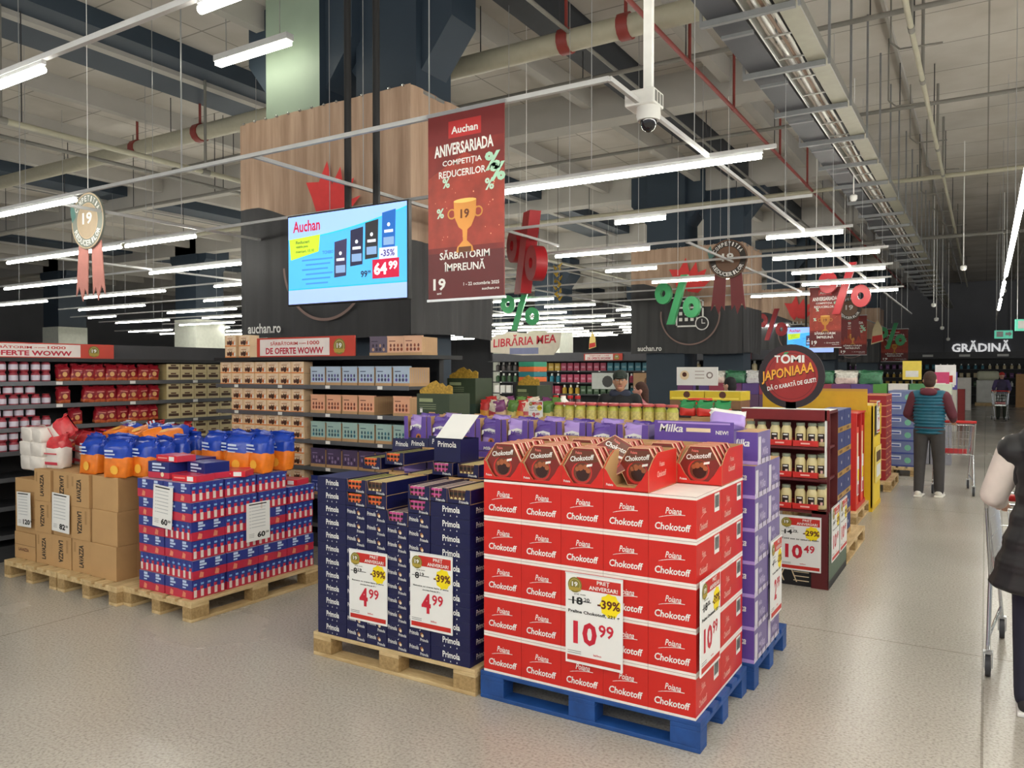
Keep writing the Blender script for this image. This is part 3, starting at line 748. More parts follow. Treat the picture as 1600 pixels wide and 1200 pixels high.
def lilac_art(b, w, d, h):
    o = (0, -d / 2 * 1.02, 0)
    b.poly([(-.42 * w, .5 * h), (-.1 * w, .62 * h), (.42 * w, .52 * h), (.4 * w, .68 * h), (0, .74 * h), (-.4 * w, .66 * h)], o, *FX, WHITE, .004)
    b.text('Milka', -.3 * w, .54 * h, .6 * w, .12 * h, o, *FX, PURP, .006, .02, .2)
    b.disc(.1 * w, .3 * h, .16 * w, o, *FX, mat((196, 120, 60), .4), .004, 10); b.disc(.1 * w, .3 * h, .08 * w, o, *FX, mat((70, 36, 26)), .005, 8)
KLB = Kind(bag(.15, .07, .21, PURP, LPURP, .55, lilac_art), 'candy_bag', 'bag', 'lilac candy bags')
KLB2 = Kind(bag(.15, .08, .2, LPURP, PURP, .42, lilac_art), 'candy_bag', 'bag', 'lilac candy bags')
Y0M = 4.30
for c in range(12):
    x = -3.53 + .2055 * c
    if c == 9: break
    for r in range(6):
        KP.put((x, Y0M, .1445 + .2 * r * (.885)), 'purple carton under the open cases, %s column, %s' % (ORD[c] + ' from left', row(r, 6)), scale=(1, 1, .885))
    z = .1445 + .177 * 6
    KPC.put((x, Y0M, z), 'open purple display case behind the stacks, %s' % oth(c, 9))
    (KLB, KLB2)[c % 2].put((x + .098, Y0M + .06, z + .006), 'lilac candy bag at the front of the purple case, %s' % oth(c, 9), rz=.12 * math.sin(c * 2))
    (KLB2, KLB)[c % 2].put((x + .1, Y0M + .17, z + .02), 'lilac candy bag standing behind another in the purple case, %s' % oth(c, 9), rz=.2 * math.sin(c * 3 + 1))
t = thing('display_carton', 'large open purple carton with raised front behind the red stack', 'carton', (-1.64, 4.27, .1445 + .177 * 6))
b = MB().box(0, .46, 0, .004, -.02, .25, PURP); b.text('Milka', .03, .185, .14, .045, (0, 0, 0), *FX, WHITE, .001, .02, .2); b.rect(.19, .33, .19, .212, (0, 0, 0), *FX, CREAM, .001); b.text('NEW!', .36, .18, .07, .022, (0, 0, 0), *FX, WHITE, .001)
b.rect(.02, .44, .235, .245, (0, 0, 0), *FX, LPURP, .001); b.build('raised_front', t)
MB().box(0, .46, .006, .28, 0, .2, KRAFT, side=SPURP, top=DPURP).build('carton_body', t)
KLB3 = Kind(bag(.2, .1, .16, LPURP, WHITE, .55, None), 'candy_bag', 'bag', 'white topped lilac bags')
KLB3.put((-1.27, 4.45, .1445 + .177 * 6 + .2), 'white topped lilac bag on the right end of the large purple carton', rot=(-.9, .1, .3))
for r in range(6):
    for d in range(2):
        KP.put((-1.258, 4.265 + .3 * d, .1445 + .18 * r), 'purple grey carton on the aisle side of the purple stack, %s, %s' % (('nearer', 'farther')[d], row(r, 6)), scale=(1, 1, .9))
KP.put((-1.258, 4.32, .1445 + .18 * 6), 'single purple grey carton topping the aisle side of the purple stack', scale=(1, 1, .9))
price_sign((-1.045, 4.56, .3), 'price sign with red price on the aisle side of the purple cartons', '4', '49', '-33%', '2', '99', [('Tableta Milka 100 g', .1, .8, .03)], PI / 2, .27, .46)

# ---------------------------------------------------------------- shrink packs of blue and red tubes
TB = mat((48, 60, 140), .28); TR = mat((196, 48, 72), .28); TBd = mat((30, 40, 112), .3)
def pack(flip):
    def f(name):
        W, D, H = .303, .283, .1345
        b = MB().box(.003, W - .003, .003, D - .003, .0005, H * .42, TR).box(.003, W - .003, .003, D - .003, H * .42, H - .001, TB, top=mat((190, 190, 214), .25))
        def printed(o, u, v, w):
            for i in range(2):
                x = (.2 + .46 * i) * w
                for k, (ww, hh) in enumerate(((.14, .018), (.2, .014), (.12, .010))): b.rect(x, x + ww * w, H * (.82 - .14 * k), H * (.82 - .14 * k) + hh, o, u, v, mat((196, 214, 244)), .001)
                b.poly([(x - .02 * w, H * .08), (x + .1 * w, H * .06), (x + .12 * w, H * .3), (x + .02 * w, H * .38)], o, u, v, mat((226, 140, 110)), .001)
            b.poly([(0, H * .42), (.3 * w, H * .36), (.6 * w, H * .46), (w, H * .38), (w, H * .45), (0, H * .45)], o, u, v, TR, .0008)
        def tubes(o, u, v, w):
            for i in range(5):
                x = (.1 + .2 * i) * w
                c = Vector(o) + Vector(u) * x
                for z0, z1, m, r in ((.004, H * .62, TR, .024), (H * .62, H * .93, TB, .024), (H * .93, H * .99, mat((140, 190, 235), .3), .019)):
                    b.tube(c + Vector((0, 0, z0)), c + Vector((0, 0, z1)), r, m, 10)
                nn = Vector(u).cross(Vector(v))
                b.rect(x - .012, x + .012, H * .08, H * .46, Vector(o) + nn * .0235, u, v, mat((228, 212, 204)), .001)
                b.rect(x - .012, x + .012, H * .7, H * .8, Vector(o) + nn * .0235, u, v, mat((130, 180, 232)), .001)
        fr = ((0, .003, 0), *FX, W); sd = ((W - .003, 0, 0), *SX, D)
        if flip:
            fr = ((0, .022, 0), *FX, W); tubes(*fr); printed(*sd)
        else:
            sd = ((W - .022, 0, 0), *SX, D); printed(*fr); tubes(*sd)
        return b.build(name, smooth=40)
    return f
KA = [Kind(pack(i), 'shrink_pack', 'pack', 'red and blue shrink packs') for i in (0, 1)]
for r in range(6):
    for c in range(2):
        for d in range(4):
            if d > 0 and c == 0 and r < 5: continue
            if r == 5 and d == 3 and c == 1: continue
            k = 1 if r == 1 or (r == 3 and (c + d) % 2) else 0
            KA[k].put((-5.315 + .309 * c + .008 * math.sin(r * 2.0), 3.415 + .289 * d + .006 * math.sin(r + d), .1445 + .1355 * r),
                      'red and blue shrink pack, %s, %s, %s' % (('left half', 'right half')[c], ('front corner', 'second from front', 'third from front', 'rear end')[d], row(r, 6)), rz=.012 * math.sin(r * 3 + d))
zt = .1445 + .1355 * 6
def flatbox(name):
    b = MB().box(0, .24, 0, .16, 0, .045, TR, front=mat((214, 30, 46), .3)); b.rect(.15, .21, .006, .038, (0, 0, 0), *FX, WHITE, .001); b.rect(.02, .13, .02, .03, (0, 0, 0), *FX, mat((240, 150, 140)), .001)
    return b.build(name, bevel=.002)
def bluebox(name):
    b = MB().box(0, .23, 0, .2, 0, .12, TBd).box(-.0005, .2305, -.0005, .2, 0, .045, TR)
    for k, (ww, hh) in enumerate(((.1, .016), (.14, .012), (.08, .01))): b.rect(.05, .05 + ww, .095 - .022 * k, .095 - .022 * k + hh, (0, 0, 0), *FX, mat((206, 220, 246)), .002)
    b.disc(.16, .03, .018, (0, 0, 0), *FX, CREAM, .002, 8)
    return b.build(name, bevel=.002)
KF = Kind(flatbox, 'flat_box', 'box', 'flat red boxes on the shrink packs'); KBB = Kind(bluebox, 'product_box', 'box', 'dark blue and red boxes on the shrink packs')
for i, (x, y, dz, rz, kk, lab) in enumerate(((-5.26, 3.46, 0, .05, KBB, 'dark blue and red box at the front left on the shrink packs'), (-5.0, 3.60, 0, -.1, KBB, 'dark blue and red box in the middle on the shrink packs'),
        (-5.3, 3.70, 0, .1, KBB, 'dark blue and red box at the rear on the shrink packs'), (-5.22, 3.5, .121, .0, KF, 'flat red box lying on the front blue box'),
        (-4.95, 3.44, 0, .1, KF, 'flat red box at the front edge of the shrink packs'), (-4.86, 3.72, 0, .5, KF, 'flat red box at the edge in the middle of the long side'),
        (-4.86, 3.86, 0, 1.2, KF, 'flat red box toward the rear of the shrink packs'), (-4.93, 4.33, -.1355, .2, KF, 'flat red box on the lower rear end of the shrink packs'))):
    kk.put((x, y, zt + dz + .001), lab, rz)

# ---------------------------------------------------------------- brown cartons and coffee bags at the left
def brown(W, D, H, txt, vert):
    def f(name):
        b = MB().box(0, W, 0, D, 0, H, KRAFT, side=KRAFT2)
        o = (0, 0, 0)
        if vert == 1:
            b.text(txt, .6 * W, .16 * H, .68 * H, .24 * W, o, *FX, SB, .001, .03, 0, PI / 2)
            b.rect(.1 * W, .2 * W, .6 * H, .9 * H, o, *FX, KRAFT2, .001)
        elif vert == 2:
            b.text(txt, .35 * W, .86 * H, .68 * H, .24 * W, o, *FX, SB, .001, .03, 0, -PI / 2); b.rect(.75 * W, .85 * W, .5 * H, .9 * H, o, *FX, KRAFT2, .001)
        elif vert == 3:
            b.text(txt, .2 * W, .3 * H, .5 * W, .12 * H, o, *FX, mat((96, 50, 40)), .001, .03)
            b.rect(0, W, .52 * H, .535 * H, o, *FX, mat((120, 90, 56)), .001)
        else:
            b.rect(.02 * W, .98 * W, .47 * H, .48 * H, o, *FX, mat((120, 90, 56)), .001) if H < .26 else None
            b.rect(.45 * W, .52 * W, .45 * H, .48 * H, o, *FX, SB, .001) if H < .26 else None
        b.rect(.5 * D - .025, .5 * D + .025, 0, H, (W, 0, 0), *SX, mat((180, 140, 96), .4), .0008)
        return b.build(name, bevel=.003)
    return f
colx = [(-7.10, .335, 3), (-6.755, .25, 2), (-6.50, .275, 1), (-6.22, .275, 2), (-5.94, .345, 0)]
hh = .262
for c, (x, wd_, vt) in enumerate(colx):
    H = .228 if c == 0 else hh
    for r in range(3):
        v = vt if vt in (0, 3) else (1 if (r + c) % 2 else 2)
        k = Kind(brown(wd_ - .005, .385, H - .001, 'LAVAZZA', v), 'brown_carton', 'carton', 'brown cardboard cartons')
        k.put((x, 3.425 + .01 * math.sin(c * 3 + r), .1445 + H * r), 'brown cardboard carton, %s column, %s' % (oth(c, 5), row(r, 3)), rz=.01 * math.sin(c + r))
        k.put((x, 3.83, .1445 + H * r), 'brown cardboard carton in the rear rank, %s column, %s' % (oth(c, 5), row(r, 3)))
OB = mat((240, 126, 36), .28, var=.12, scale=22, bump=.6); BB = mat((34, 70, 178), .2, var=.2, scale=20, bump=.9); WB = mat((232, 226, 220), .35, var=.06, scale=14, bump=.6); RB = mat((204, 60, 66), .25, var=.25, scale=18, bump=.9)
def coffee_art(b, w, d, h):
    o = (0, -d / 2 * 1.03, 0)
    for k, (ww, hh_) in enumerate(((.34, .05), (.4, .035), (.3, .025))): b.rect(-.28 * w, (-.28 + ww) * w, (.68 - .08 * k) * h, (.68 - .08 * k + hh_) * h, o, *FX, mat((200, 216, 244)), .008)
    b.disc(.05 * w, .22 * h, .16 * w, o, *FX, mat((250, 186, 70), .3), .004, 10)
def red_art(b, w, d, h):
    o = (0, -d / 2 * 1.03, 0); b.rect(-.4 * w, .4 * w, .12 * h, .2 * h, o, *FX, mat((200, 60, 80)), .004); b.rect(-.4 * w, .4 * w, .42 * h, .46 * h, o, *FX, mat((214, 90, 100)), .006)
KOB = Kind(bag(.225, .13, .30, OB, BB, .52, coffee_art, .03), 'coffee_bag', 'bag', 'orange and blue coffee bags')
KWB = Kind(bag(.2, .13, .29, WB, RB, .6, red_art, .03), 'coffee_bag', 'bag', 'white and red coffee bags')
zt = .1445 + hh * 3
ob = [(-6.03, 3.50, .05, 'at the front, left one'), (-5.66, 3.49, .3, 'at the front right corner, inner one'), (-6.24, 3.60, -.2, 'at the front left of the orange group'), (-5.52, 3.60, .1, 'at the front right corner, outer one'),
      (-6.0, 3.70, .2, 'in the second rank, left'), (-5.84, 3.64, .0, 'in the second rank, middle'), (-5.5, 3.86, .2, 'in the second rank, right'), (-6.3, 3.82, .1, 'in the third rank, far left'), (-6.0, 3.92, -.2, 'in the third rank, second from left'),
      (-5.78, 3.86, .3, 'in the third rank, third from left'), (-5.6, 4.1, -.1, 'in the third rank, far right'), (-5.5, 3.72, -.1, 'beside the red and blue boxes')]
zx = lambda x: zt
for i, (x, y, rz, lab) in enumerate(ob): KOB.put((x, y, zt), 'orange and blue coffee bag, ' + lab, rot=(.08 * math.sin(i * 2), .07 * math.sin(i * 3), rz))
for i in range(8): KOB.put((-5.24 + .15 * (i % 4), 4.02 + .2 * (i // 4) + .06 * (i % 2), .1445 + .1355 * 6 + .002), 'coffee bag behind the dark blue boxes, %s, %s rank' % (oth(i % 4, 4), ORD[i // 4]), rot=(0, .05, .3 * math.sin(i)))
for i in range(9): KWB.put((-6.62 + .17 * (i % 5), 4.24 + .17 * (i // 5), zt + .001 + .03 * (i % 3)), 'white and red coffee bag behind the standing ones, %s, %s rank' % (oth(i % 5, 5), ORD[i // 5]), rot=(.1 * math.sin(i), .12 * math.sin(i * 2), .4 * math.sin(i * 3)))
for i in range(4): KOB.put((-6.25 + .2 * i, 3.78 + .05 * (i % 2), zt + .24), 'orange and blue coffee bag lying on top of the others, %s' % oth(i, 4), rot=(-1.2, .3 * math.sin(i * 2), .5 * math.sin(i * 5)))
wb = [(-6.62, 3.55, .1, 'standing at the front left corner of the group'), (-6.42, 3.78, .2, 'standing in the second rank, right'), (-6.66, 3.80, .0, 'standing in the second rank, left'), (-6.5, 4.02, .3, 'standing in the third rank, right'), (-6.75, 4.04, .1, 'standing in the third rank, left')]
for i, (x, y, rz, lab) in enumerate(wb): KWB.put((x, y, zt), 'white and red coffee bag, ' + lab, rot=(.05, .08 * math.sin(i), rz))
z0 = .1445 + .228 * 3
for i in range(6):
    KWB.put((-6.98 + .16 * (i % 2), 3.46, z0 + .13 + .12 * (i // 2)), 'white and red coffee bag lying flat at the left end, %s, %s layer' % (('left', 'right')[i % 2], ('bottom', 'middle', 'top')[i // 2]), rot=(-1.5, .0, .1 * math.sin(i)))
KWB.put((-6.78, 3.6, zt + .20), 'white and red coffee bag leaning on top of the left pile', rot=(.2, .9, .2))

# ---------------------------------------------------------------- shelving with coffee and tea
SHELF = mat((60, 62, 66), .45); SHELFD = mat((30, 31, 34), .5); EDGE = mat((104, 107, 112), .35, .3)
def shelving(label, loc, L, levels, depth, rz=0.0, top=2.02, parts='', edge=EDGE):
    t = thing('shelving_unit', label, 'shelving', loc, rz, 'dark metal shelving runs')
    MB().box(0, L, depth, depth + .03, 0, top, SHELFD).build('back_panel', t)
    MB().box(0, L, .02, depth, 0, .14, SHELF).build('plinth', t)
    for z in levels:
        b = MB().box(0, L, 0, depth, z - .03, z, SHELF); b.box(0, L, -.012, 0, z - .035, z + .005, edge); b.build('shelf', t)
        n = max(1, int(L / .66))
        for i in range(n):
            x = (i + .5) * L / n; MB().box(x - .03, x + .03, -.0145, -.0122, z - .03, z, WHITE).build('price_tag', t)
    for i in range(int(L / 1.3) + 1):
        x = min(L - .03, i * (L / max(1, round(L / 1.33)))); MB().box(x, x + .03, depth - .04, depth, 0, top, SHELFD).build('upright', t)
    return t
LV = [.24, .52, .795, 1.06, 1.325, 1.60]
t = shelving('tall dark shelving unit filled with cat print boxes and pastel tea cartons', (-7.12, 5.5, 0), 2.66, LV, .5, top=1.87)
n = 12; pts = [(-.02, -.02)] + [(2.66, -.02)] + [(2.66 + .22 * math.sin(PI / 2 * i / n), .2 - .22 * math.cos(PI / 2 * i / n)) for i in range(1, n + 1)] + [(2.88, .53), (-.02, .53)]
MB().prism(pts, (0, 0, 1.85), (1, 0, 0), (0, 1, 0), .035, SHELFD).build('rounded_top', t)
def cat_box(name):
    W, H, D = .178, .117, .12
    b = MB().box(.001, W - .001, 0, D, .0005, H, mat((234, 202, 162), .5), top=CREAM)
    o = (0, 0, 0)
    b.rect(.03, W - .012, .56 * H, .95 * H, o, *FX, mat((238, 214, 186), .5), .001); b.rect(.04, .12, .66 * H, .76 * H, o, *FX, mat((196, 150, 112)), .0016); b.rect(.06, .14, .82 * H, .86 * H, o, *FX, mat((206, 170, 134)), .0016)
    b.rect(.001, W - .001, 0, .1 * H, o, *FX, mat((230, 140, 76)), .001)
    for x, m, r in ((.05, BROWN, .018), (.09, mat((70, 40, 28)), .024), (.132, mat((196, 96, 40)), .016)):
        b.disc(x, .30 * H, r, o, *FX, m, .0018, 9); b.poly([(x - r, .30 * H), (x - r * .8, .30 * H + r * 1.7), (x - .2 * r, .30 * H + r * .9), (x + .2 * r, .30 * H + r * .9), (x + r * .8, .30 * H + r * 1.7), (x + r, .30 * H)], o, *FX, m, .0016)
    b.rect(.145, .165, .1 * H, .45 * H, o, *FX, WHITE, .002)
    return b.build(name)
KCB = Kind(cat_box, 'pet_food_box', 'box', 'boxes with cat print')
def cat_put(x, z, lab, y=5.515): KCB.put((x, y, z), 'cream and orange box with cat print, ' + lab, scale=(1, 1, 1))
lvn = {1.60: 'first shelf', 1.325: 'second shelf', 1.06: 'third shelf', .795: 'fourth shelf', .52: 'fifth shelf'}
for z in LV[1:]:
    n = 7 if z > 1.5 else 6
    for q in range(2):
        for i in range(n):
            cat_put(-7.08 + .182 * (i + (7 - n)), z + .0005 + .118 * q, '%s, %s layer, %s from top' % (oth(i, n), ('lower', 'upper')[q], lvn[z]))
for q in range(2):
    for i in range(2): cat_put(-7.0 + .22 * i, 1.8855 + .118 * q, 'on top of the shelving, %s, %s layer' % (('left', 'right')[i], ('lower', 'upper')[q]))
def tea_box(c, motif, cap):
    def f(name):
        W, H, D = .196, .185, .3
        b = MB().box(.002, W - .002, .004, D, .02, H - .012, mat(c, .5, var=.03), side=mat((196, 158, 116), .6)).box(0, W, 0, D, 0, .03, mat((190, 152, 110), .65)).box(0, W, 0, .03, H - .012, H, mat(c, .5))
        o = (0, .004, 0)
        for i in range(4):
            for k in range(2): b.disc(W * (.2 + .2 * i), H * (.32 + .2 * k), .011 if k else .014, o, *FX, mat(motif if (i + k) % 3 else cap), .001, 7, .017)
        b.rect(.02, .09, H * .72, H * .76, o, *FX, mat(motif), .001); b.rect(0.001, .003, .03, H - .02, o, *FX, mat([v * .7 for v in c]), .001)
        for i in range(8): b.rect(.03 + .032 * i, .034 + .032 * i, .03, H - .02, (W - .002, 0, 0), *SX, mat([v * .8 for v in c]), .001)
        return b.build(name)
    return f
TEA = {1.60: ((176, 194, 214), (58, 62, 96), (86, 70, 150), 'pale blue'), 1.325: ((230, 172, 138), (110, 50, 40), (150, 70, 40), 'salmon pink'), 1.06: ((160, 190, 184), (52, 84, 96), (40, 110, 130), 'pale green'), .795: ((78, 64, 96), (150, 130, 170), (60, 40, 80), 'dark purple'), .52: ((44, 60, 140), (150, 160, 220), (220, 200, 90), 'deep blue')}
for z, (c, mo, cp, nm) in TEA.items():
    k = Kind(tea_box(c, mo, cp), 'tea_carton', 'carton', nm + ' cartons')
    n = 6 if z > 1.5 else 6
    for i in range(n):
        if (z, i) in ((1.325, 4),): continue
        k.put((-5.72 + .212 * i, 5.515, z + .0005), '%s carton, %s on the %s of the right bay' % (nm, oth(i, n), lvn[z]))
KV = Kind(tea_box((96, 84, 104), (50, 40, 60), (190, 150, 120)), 'tea_carton', 'carton', 'cartons on the shelf top')
KV.put((-5.02, 5.6, 1.8855), 'dark grey carton on top of the shelving beside the banner sign', rz=.15)
for i in range(2):
    (k := Kind(tea_box((226, 178, 146), (120, 60, 50), (150, 70, 40)), 'tea_carton', 'carton', 'cartons on the shelf top')).put((-4.82 + .2 * i, 5.62, 1.8855), 'salmon carton on top of the shelving, %s one' % ('left', 'right')[i], rz=.15)
def oferte(loc, W, H, label, rz=0.0, small=False):
    t = thing('promo_header', label, 'sign', loc, rz, 'red and white promo headers')
    b = MB().box(0, W, -.006, .006, 0, H, mat((196, 62, 44), .5)); o = (0, -.006, 0)
    b.rect(.035 * W, .76 * W, .06 * H, .92 * H, o, *FX, mat((236, 226, 222)), .001)
    b.text('SĂRBĂTORIM', .15 * W, .6 * H, .29 * W, .22 * H, o, *FX, PRED, .002, .02); b.text('cu peste', .455 * W, .62 * H, .07 * W, .1 * H, o, *FX, PRED, .002); b.text('1000', .54 * W, .6 * H, .12 * W, .2 * H, o, *FX, PRED, .002, .02)
    b.text('DE OFERTE WOWW', .1 * W, .14 * H, .6 * W, .34 * H, o, *FX, mat((190, 34, 60)), .002, .035)
    rosette(b, .855 * W, .48 * H, .4 * H, o, *FX)
    b.build('header_board', t)
oferte((-6.46, 5.49, 1.885), 1.36, .195, 'red and white promo header on top of the cat print shelving')

# left shelving along the hall, seen from its right side (+X)
LV2 = [.24, .5, .76, 1.0, 1.215, 1.425, 1.64]
t = shelving('long dark shelving unit at the left edge with jars, red bags and yellow boxes', (-7.6, 2.2, 0), 4.5, LV2, .5, PI / 2, 1.86)
MB().box(-.02, 4.52, -.02, .53, 1.83, 1.865, SHELFD).build('top_board', t)
MB().box(0, 4.5, .1, .12, 1.865, 2.01, mat((64, 64, 68), .6)).build('top_fascia', t)
oferte((-7.59, 3.2, 1.866), 1.42, .14, 'red and white promo header on the long left shelving', PI / 2)
def jar(r, h, body, lidc, lab, lr=.78):
    def f(name):
        t = bpy.data.objects.new(name, None); COL.objects.link(t)
        MB().lathe([(r * .9, 0), (r, .006), (r, h * .14), (r, h * .62), (r * .96, h * .72), (r * .72, h * .84), (r * .7, h * .88)], body, (0, 0, 0), 14, [body, body, lab or body, body, body, body]).build('glass', t, smooth=40)
        MB().lathe([(r * (lr - .02), h * .87), (r * lr, h * .885), (r * lr, h * .99), (r * (lr - .06), h)], lidc, (0, 0, 0), 14).build('lid', t, smooth=40)
        return t
    return f
def gold_art(b, w, d, h):
    o = (0, -d / 2 * 1.04, 0); b.disc(0, .42 * h, .2 * w, o, *FX, mat((226, 170, 110), .35), .004, 9); b.rect(-.3 * w, .3 * w, .62 * h, .68 * h, o, *FX, mat((214, 130, 120)), .003)
KJ = Kind(jar(.04, .1, mat((160, 66, 80), .3), mat((150, 36, 46), .35), mat((206, 200, 214), .4)), 'jar', 'jar', 'white jars with red lids')
KRB = Kind(bag(.125, .07, .165, mat((196, 96, 56), .3, var=.4, scale=40), mat((150, 30, 42), .25, var=.3, scale=16), .3, gold_art), 'snack_bag', 'bag', 'red snack bags')
def ybox(name):
    b = MB().box(0, .165, 0, .2, 0, .088, mat((208, 188, 138), .5), side=mat((204, 182, 130)), front=mat((220, 204, 160)))
    b.rect(.02, .145, .03, .06, (0, 0, 0), *FX, mat((84, 62, 50)), .001); b.rect(.05, .115, .066, .08, (0, 0, 0), *FX, BROWN, .001)
    return b.build(name)
KY = Kind(ybox, 'yellow_box', 'box', 'yellow tan boxes')
ln2 = {1.64: 'top shelf', 1.425: 'second shelf', 1.215: 'third shelf', 1.0: 'fourth shelf'}
for z in LV2[3:]:
    for q in range(2):
        n = 8 if q == 0 else (8 if z > 1.6 else 5)
        if z == 1.0: n = 6
        for i in range(n):
            KJ.put((-7.65 - .01 * (i % 2), 3.3 + .098 * (i + (8 - n) * (.5 if q else 0)), z + .0005 + .1005 * q), 'white jar with red lid, %s, %s layer, %s' % (oth(i, n, 'left', 'right'), ('lower', 'upper')[q], ln2[z]))
    for i in range(9):
        if z in (1.425, 1.215) and i in ((1,) if z > 1.3 else (0, 2)): continue
        KRB.put((-7.66, 4.15 + .118 * i, z + .0005), 'red and gold snack bag, %s on the %s' % (oth(i, 9), ln2[z]), rot=(.06 * math.sin(i * 3), .12 * math.sin(i * 2 + z * 7), PI / 2 + .1 * math.sin(i * 2 + z * 9)))
    for q in range(2):
        for i in range(7):
            KY.put((-7.62, 5.24 + .172 * i, z + .0005 + .089 * q), 'yellow tan box with dark print, %s, %s layer, %s' % (oth(i, 7), ('lower', 'upper')[q], ln2[z]), PI / 2)
# ---------------------------------------------------------------- jar display with the round sign
t = thing('display_stand', 'dark red jar display stand with a white edged side at the aisle', 'display', (-1.74, 6.53, 0))
MAR = mat((92, 22, 26), .5); GGREEN = mat((92, 108, 92), .6)
W, D = .69, .92
MB().box(0, W, .02, D, 0, .06, BLACK).build('base', t)
b = MB().box(W - .13, W, 0, .02, 0, .62, MAR); b.box(W - .004, W, 0, .004, 0, .62, WHITE); b.build('front_panel', t)
b = MB().box(W - .02, W, .02, D, .06, .6, GGREEN); b.build('side_panel', t)
b = MB().prism([(0, .06), (W - .13, .06), (W - .13, .12), (W - .13, .58), (0, .50)], (0, .03, 0), *FX, .01, BLACK)
o = (0, .019, 0)
for i in range(5): b.poly([(.06 + .1 * i, .44), (.14 + .1 * i, .56), (.155 + .1 * i, .56), (.075 + .1 * i, .44)], o, *FX, CREAM, .002)
b.poly([(.2, .46), (.36, .46), (.36, .52), (.3, .54), (.22, .5)], o, *FX, GREEN, .003)
b.poly([(.02, .02), (.07, .03), (.12, .16), (.16, .2), (.1, .2), (.05, .12)], o, *FX, WHITE, .003)
for x in (.2, .3): b.poly([(x, .03), (x + .01, .03), (x + .08, .2), (x + .07, .2)], o, *FX, CREAM, .003); b.poly([(x + .14, .03), (x + .15, .03), (x + .08, .2), (x + .07, .2)], o, *FX, CREAM, .003)
for i in range(5): b.rect(.42, .54, .04 + .035 * i, .047 + .035 * i, o, *FX, CREAM, .003)
b.build('illustrated_front', t)
for z in (.62, .875, 1.13): MB().box(0, W - .02, .0, .4, z - .02, z, MAR).build('shelf', t)
DT = .4; b = MB().box(0, W, 0, DT, 1.40, 1.425, MAR, top=WHITE); b.box(0, W, -.004, 0, 1.345, 1.43, mat((120, 22, 26), .4)); b.box(0, W, -.005, .02, 1.43, 1.437, WHITE); b.build('top_panel', t)
MB().box(W - .02, W, .02, .04, .6, 1.4, MAR).build('corner_post', t); MB().box(0, W, DT, DT + .02, .6, 1.4, MAR).build('back_panel', t)
MB().box(W - .034, W - .02, -.004, .02, .9, 1.43, WHITE).build('white_edge', t)
KT1 = Kind(jar(.044, .2, mat((222, 208, 156), .25), mat((150, 160, 140), .4), None), 'sauce_jar', 'jar', 'cream sauce jars')
def sauce(name):
    r = jar(.043, .185, mat((226, 212, 160), .25), mat((150, 158, 138), .4), None)(name)
    b = MB()
    for i in range(6):
        a0, a1 = -2.2 + .21 * i, -2.2 + .21 * (i + 1)
        f = lambda a, z, q=.0442: (q * math.cos(a), q * math.sin(a), z)
        b.face([f(a0, .035), f(a1, .035), f(a1, .1), f(a0, .1)], mat((44, 28, 26), .4))
        if 0 < i < 5: b.face([f(a0, .082, .0446), f(a1, .082, .0446), f(a1, .092, .0446), f(a0, .092, .0446)], WHITE)
        if 2 < i < 5: b.face([f(a0, .036, .0446), f(a1, .036, .0446), f(a1, .06, .0446), f(a0, .06, .0446)], mat((240, 200, 190)))
    b.build('jar_label', r); return r
KSJ = Kind(sauce, 'sauce_jar', 'jar', 'cream sauce jars')
def redtray(name):
    b = MB().box(0, .19, 0, .24, 0, .05, mat((206, 44, 38), .45), notop=True); b.rect(.06, .13, .02, .032, (0, 0, 0), *FX, mat((246, 190, 180)), .001); b.box(0, .19, 0, .24, 0, .004, KRAFT)
    return b.build(name)
KRT = Kind(redtray, 'jar_tray', 'tray', 'red cardboard jar trays')
for s_, z in enumerate((.62, .875, 1.13)):
    for i in range(3):
        KRT.put((-1.73 + .2 * i, 6.545, z + .0005), 'red cardboard tray of sauce jars, %s on the %s shelf' % (oth(i, 3), ('lowest', 'middle', 'upper')[s_]))
        for j in range(2): KSJ.put((-1.73 + .2 * i + .05 + .09 * j, 6.595, z + .006), 'cream sauce jar with dark label, %s in front on the %s shelf' % (oth(2 * i + j, 6), ('lowest', 'middle', 'upper')[s_]))
    for j in range(2): KSJ.put((-1.125, 6.63 + .1 * j, z + .006), 'cream sauce jar at the open right end of the %s shelf, %s' % (('lowest', 'middle', 'upper')[s_], ORD[j]))
for i in range(6): KSJ.put((-1.69 + .1 * i, 6.6, .41 if False else .0605), 'cream sauce jar at the foot of the stand behind the picture panel, %s' % oth(i, 6))
price_sign((-1.425, 6.52, .13), 'price sign 10 49 on the front of the jar display stand', '14', '79', '-29%', '10', '49', [('Tomi sos cu usturoi 420g', .05, .9, .04)], 0, .32, .44)
for i in range(2): price_sign((-1.042, 6.62 + .42 * i, .2), '%s price sign on the green side of the jar display stand' % ('nearer', 'farther')[i], '14', '79', '-29%', '10', '49', [('Tomi sos 420g', .05, .9, .04)], PI / 2, .36, .44)
t = thing('round_sign', 'round dark sign with red flaming lettering standing on the jar display', 'sign', (-1.36, 6.6, 1.698))
o = (0, 0, 0); b = MB()
n = 40; b.prism([(.262 * math.cos(2 * PI * i / n), .262 * math.sin(2 * PI * i / n)) for i in range(n)], (0, .02, 0), *FX, .02, mat((34, 22, 30), .5)); b.build('disc_board', t)
b = MB(); b.disc(0, 0, .21, o, *FX, mat((150, 30, 30), .4), .001, 36); b.annulus(0, 0, .185, .19, o, *FX, mat((110, 20, 24)), .002, 36); b.disc(0, .05, .13, o, *FX, mat((172, 48, 34), .4), .0015, 24)
b.build('red_field', t)
b = MB()
b.text('T', -.13, .112, .045, .06, o, *FX, WHITE, .004, .04); b.text('MI', .0, .112, .105, .06, o, *FX, WHITE, .004, .04)
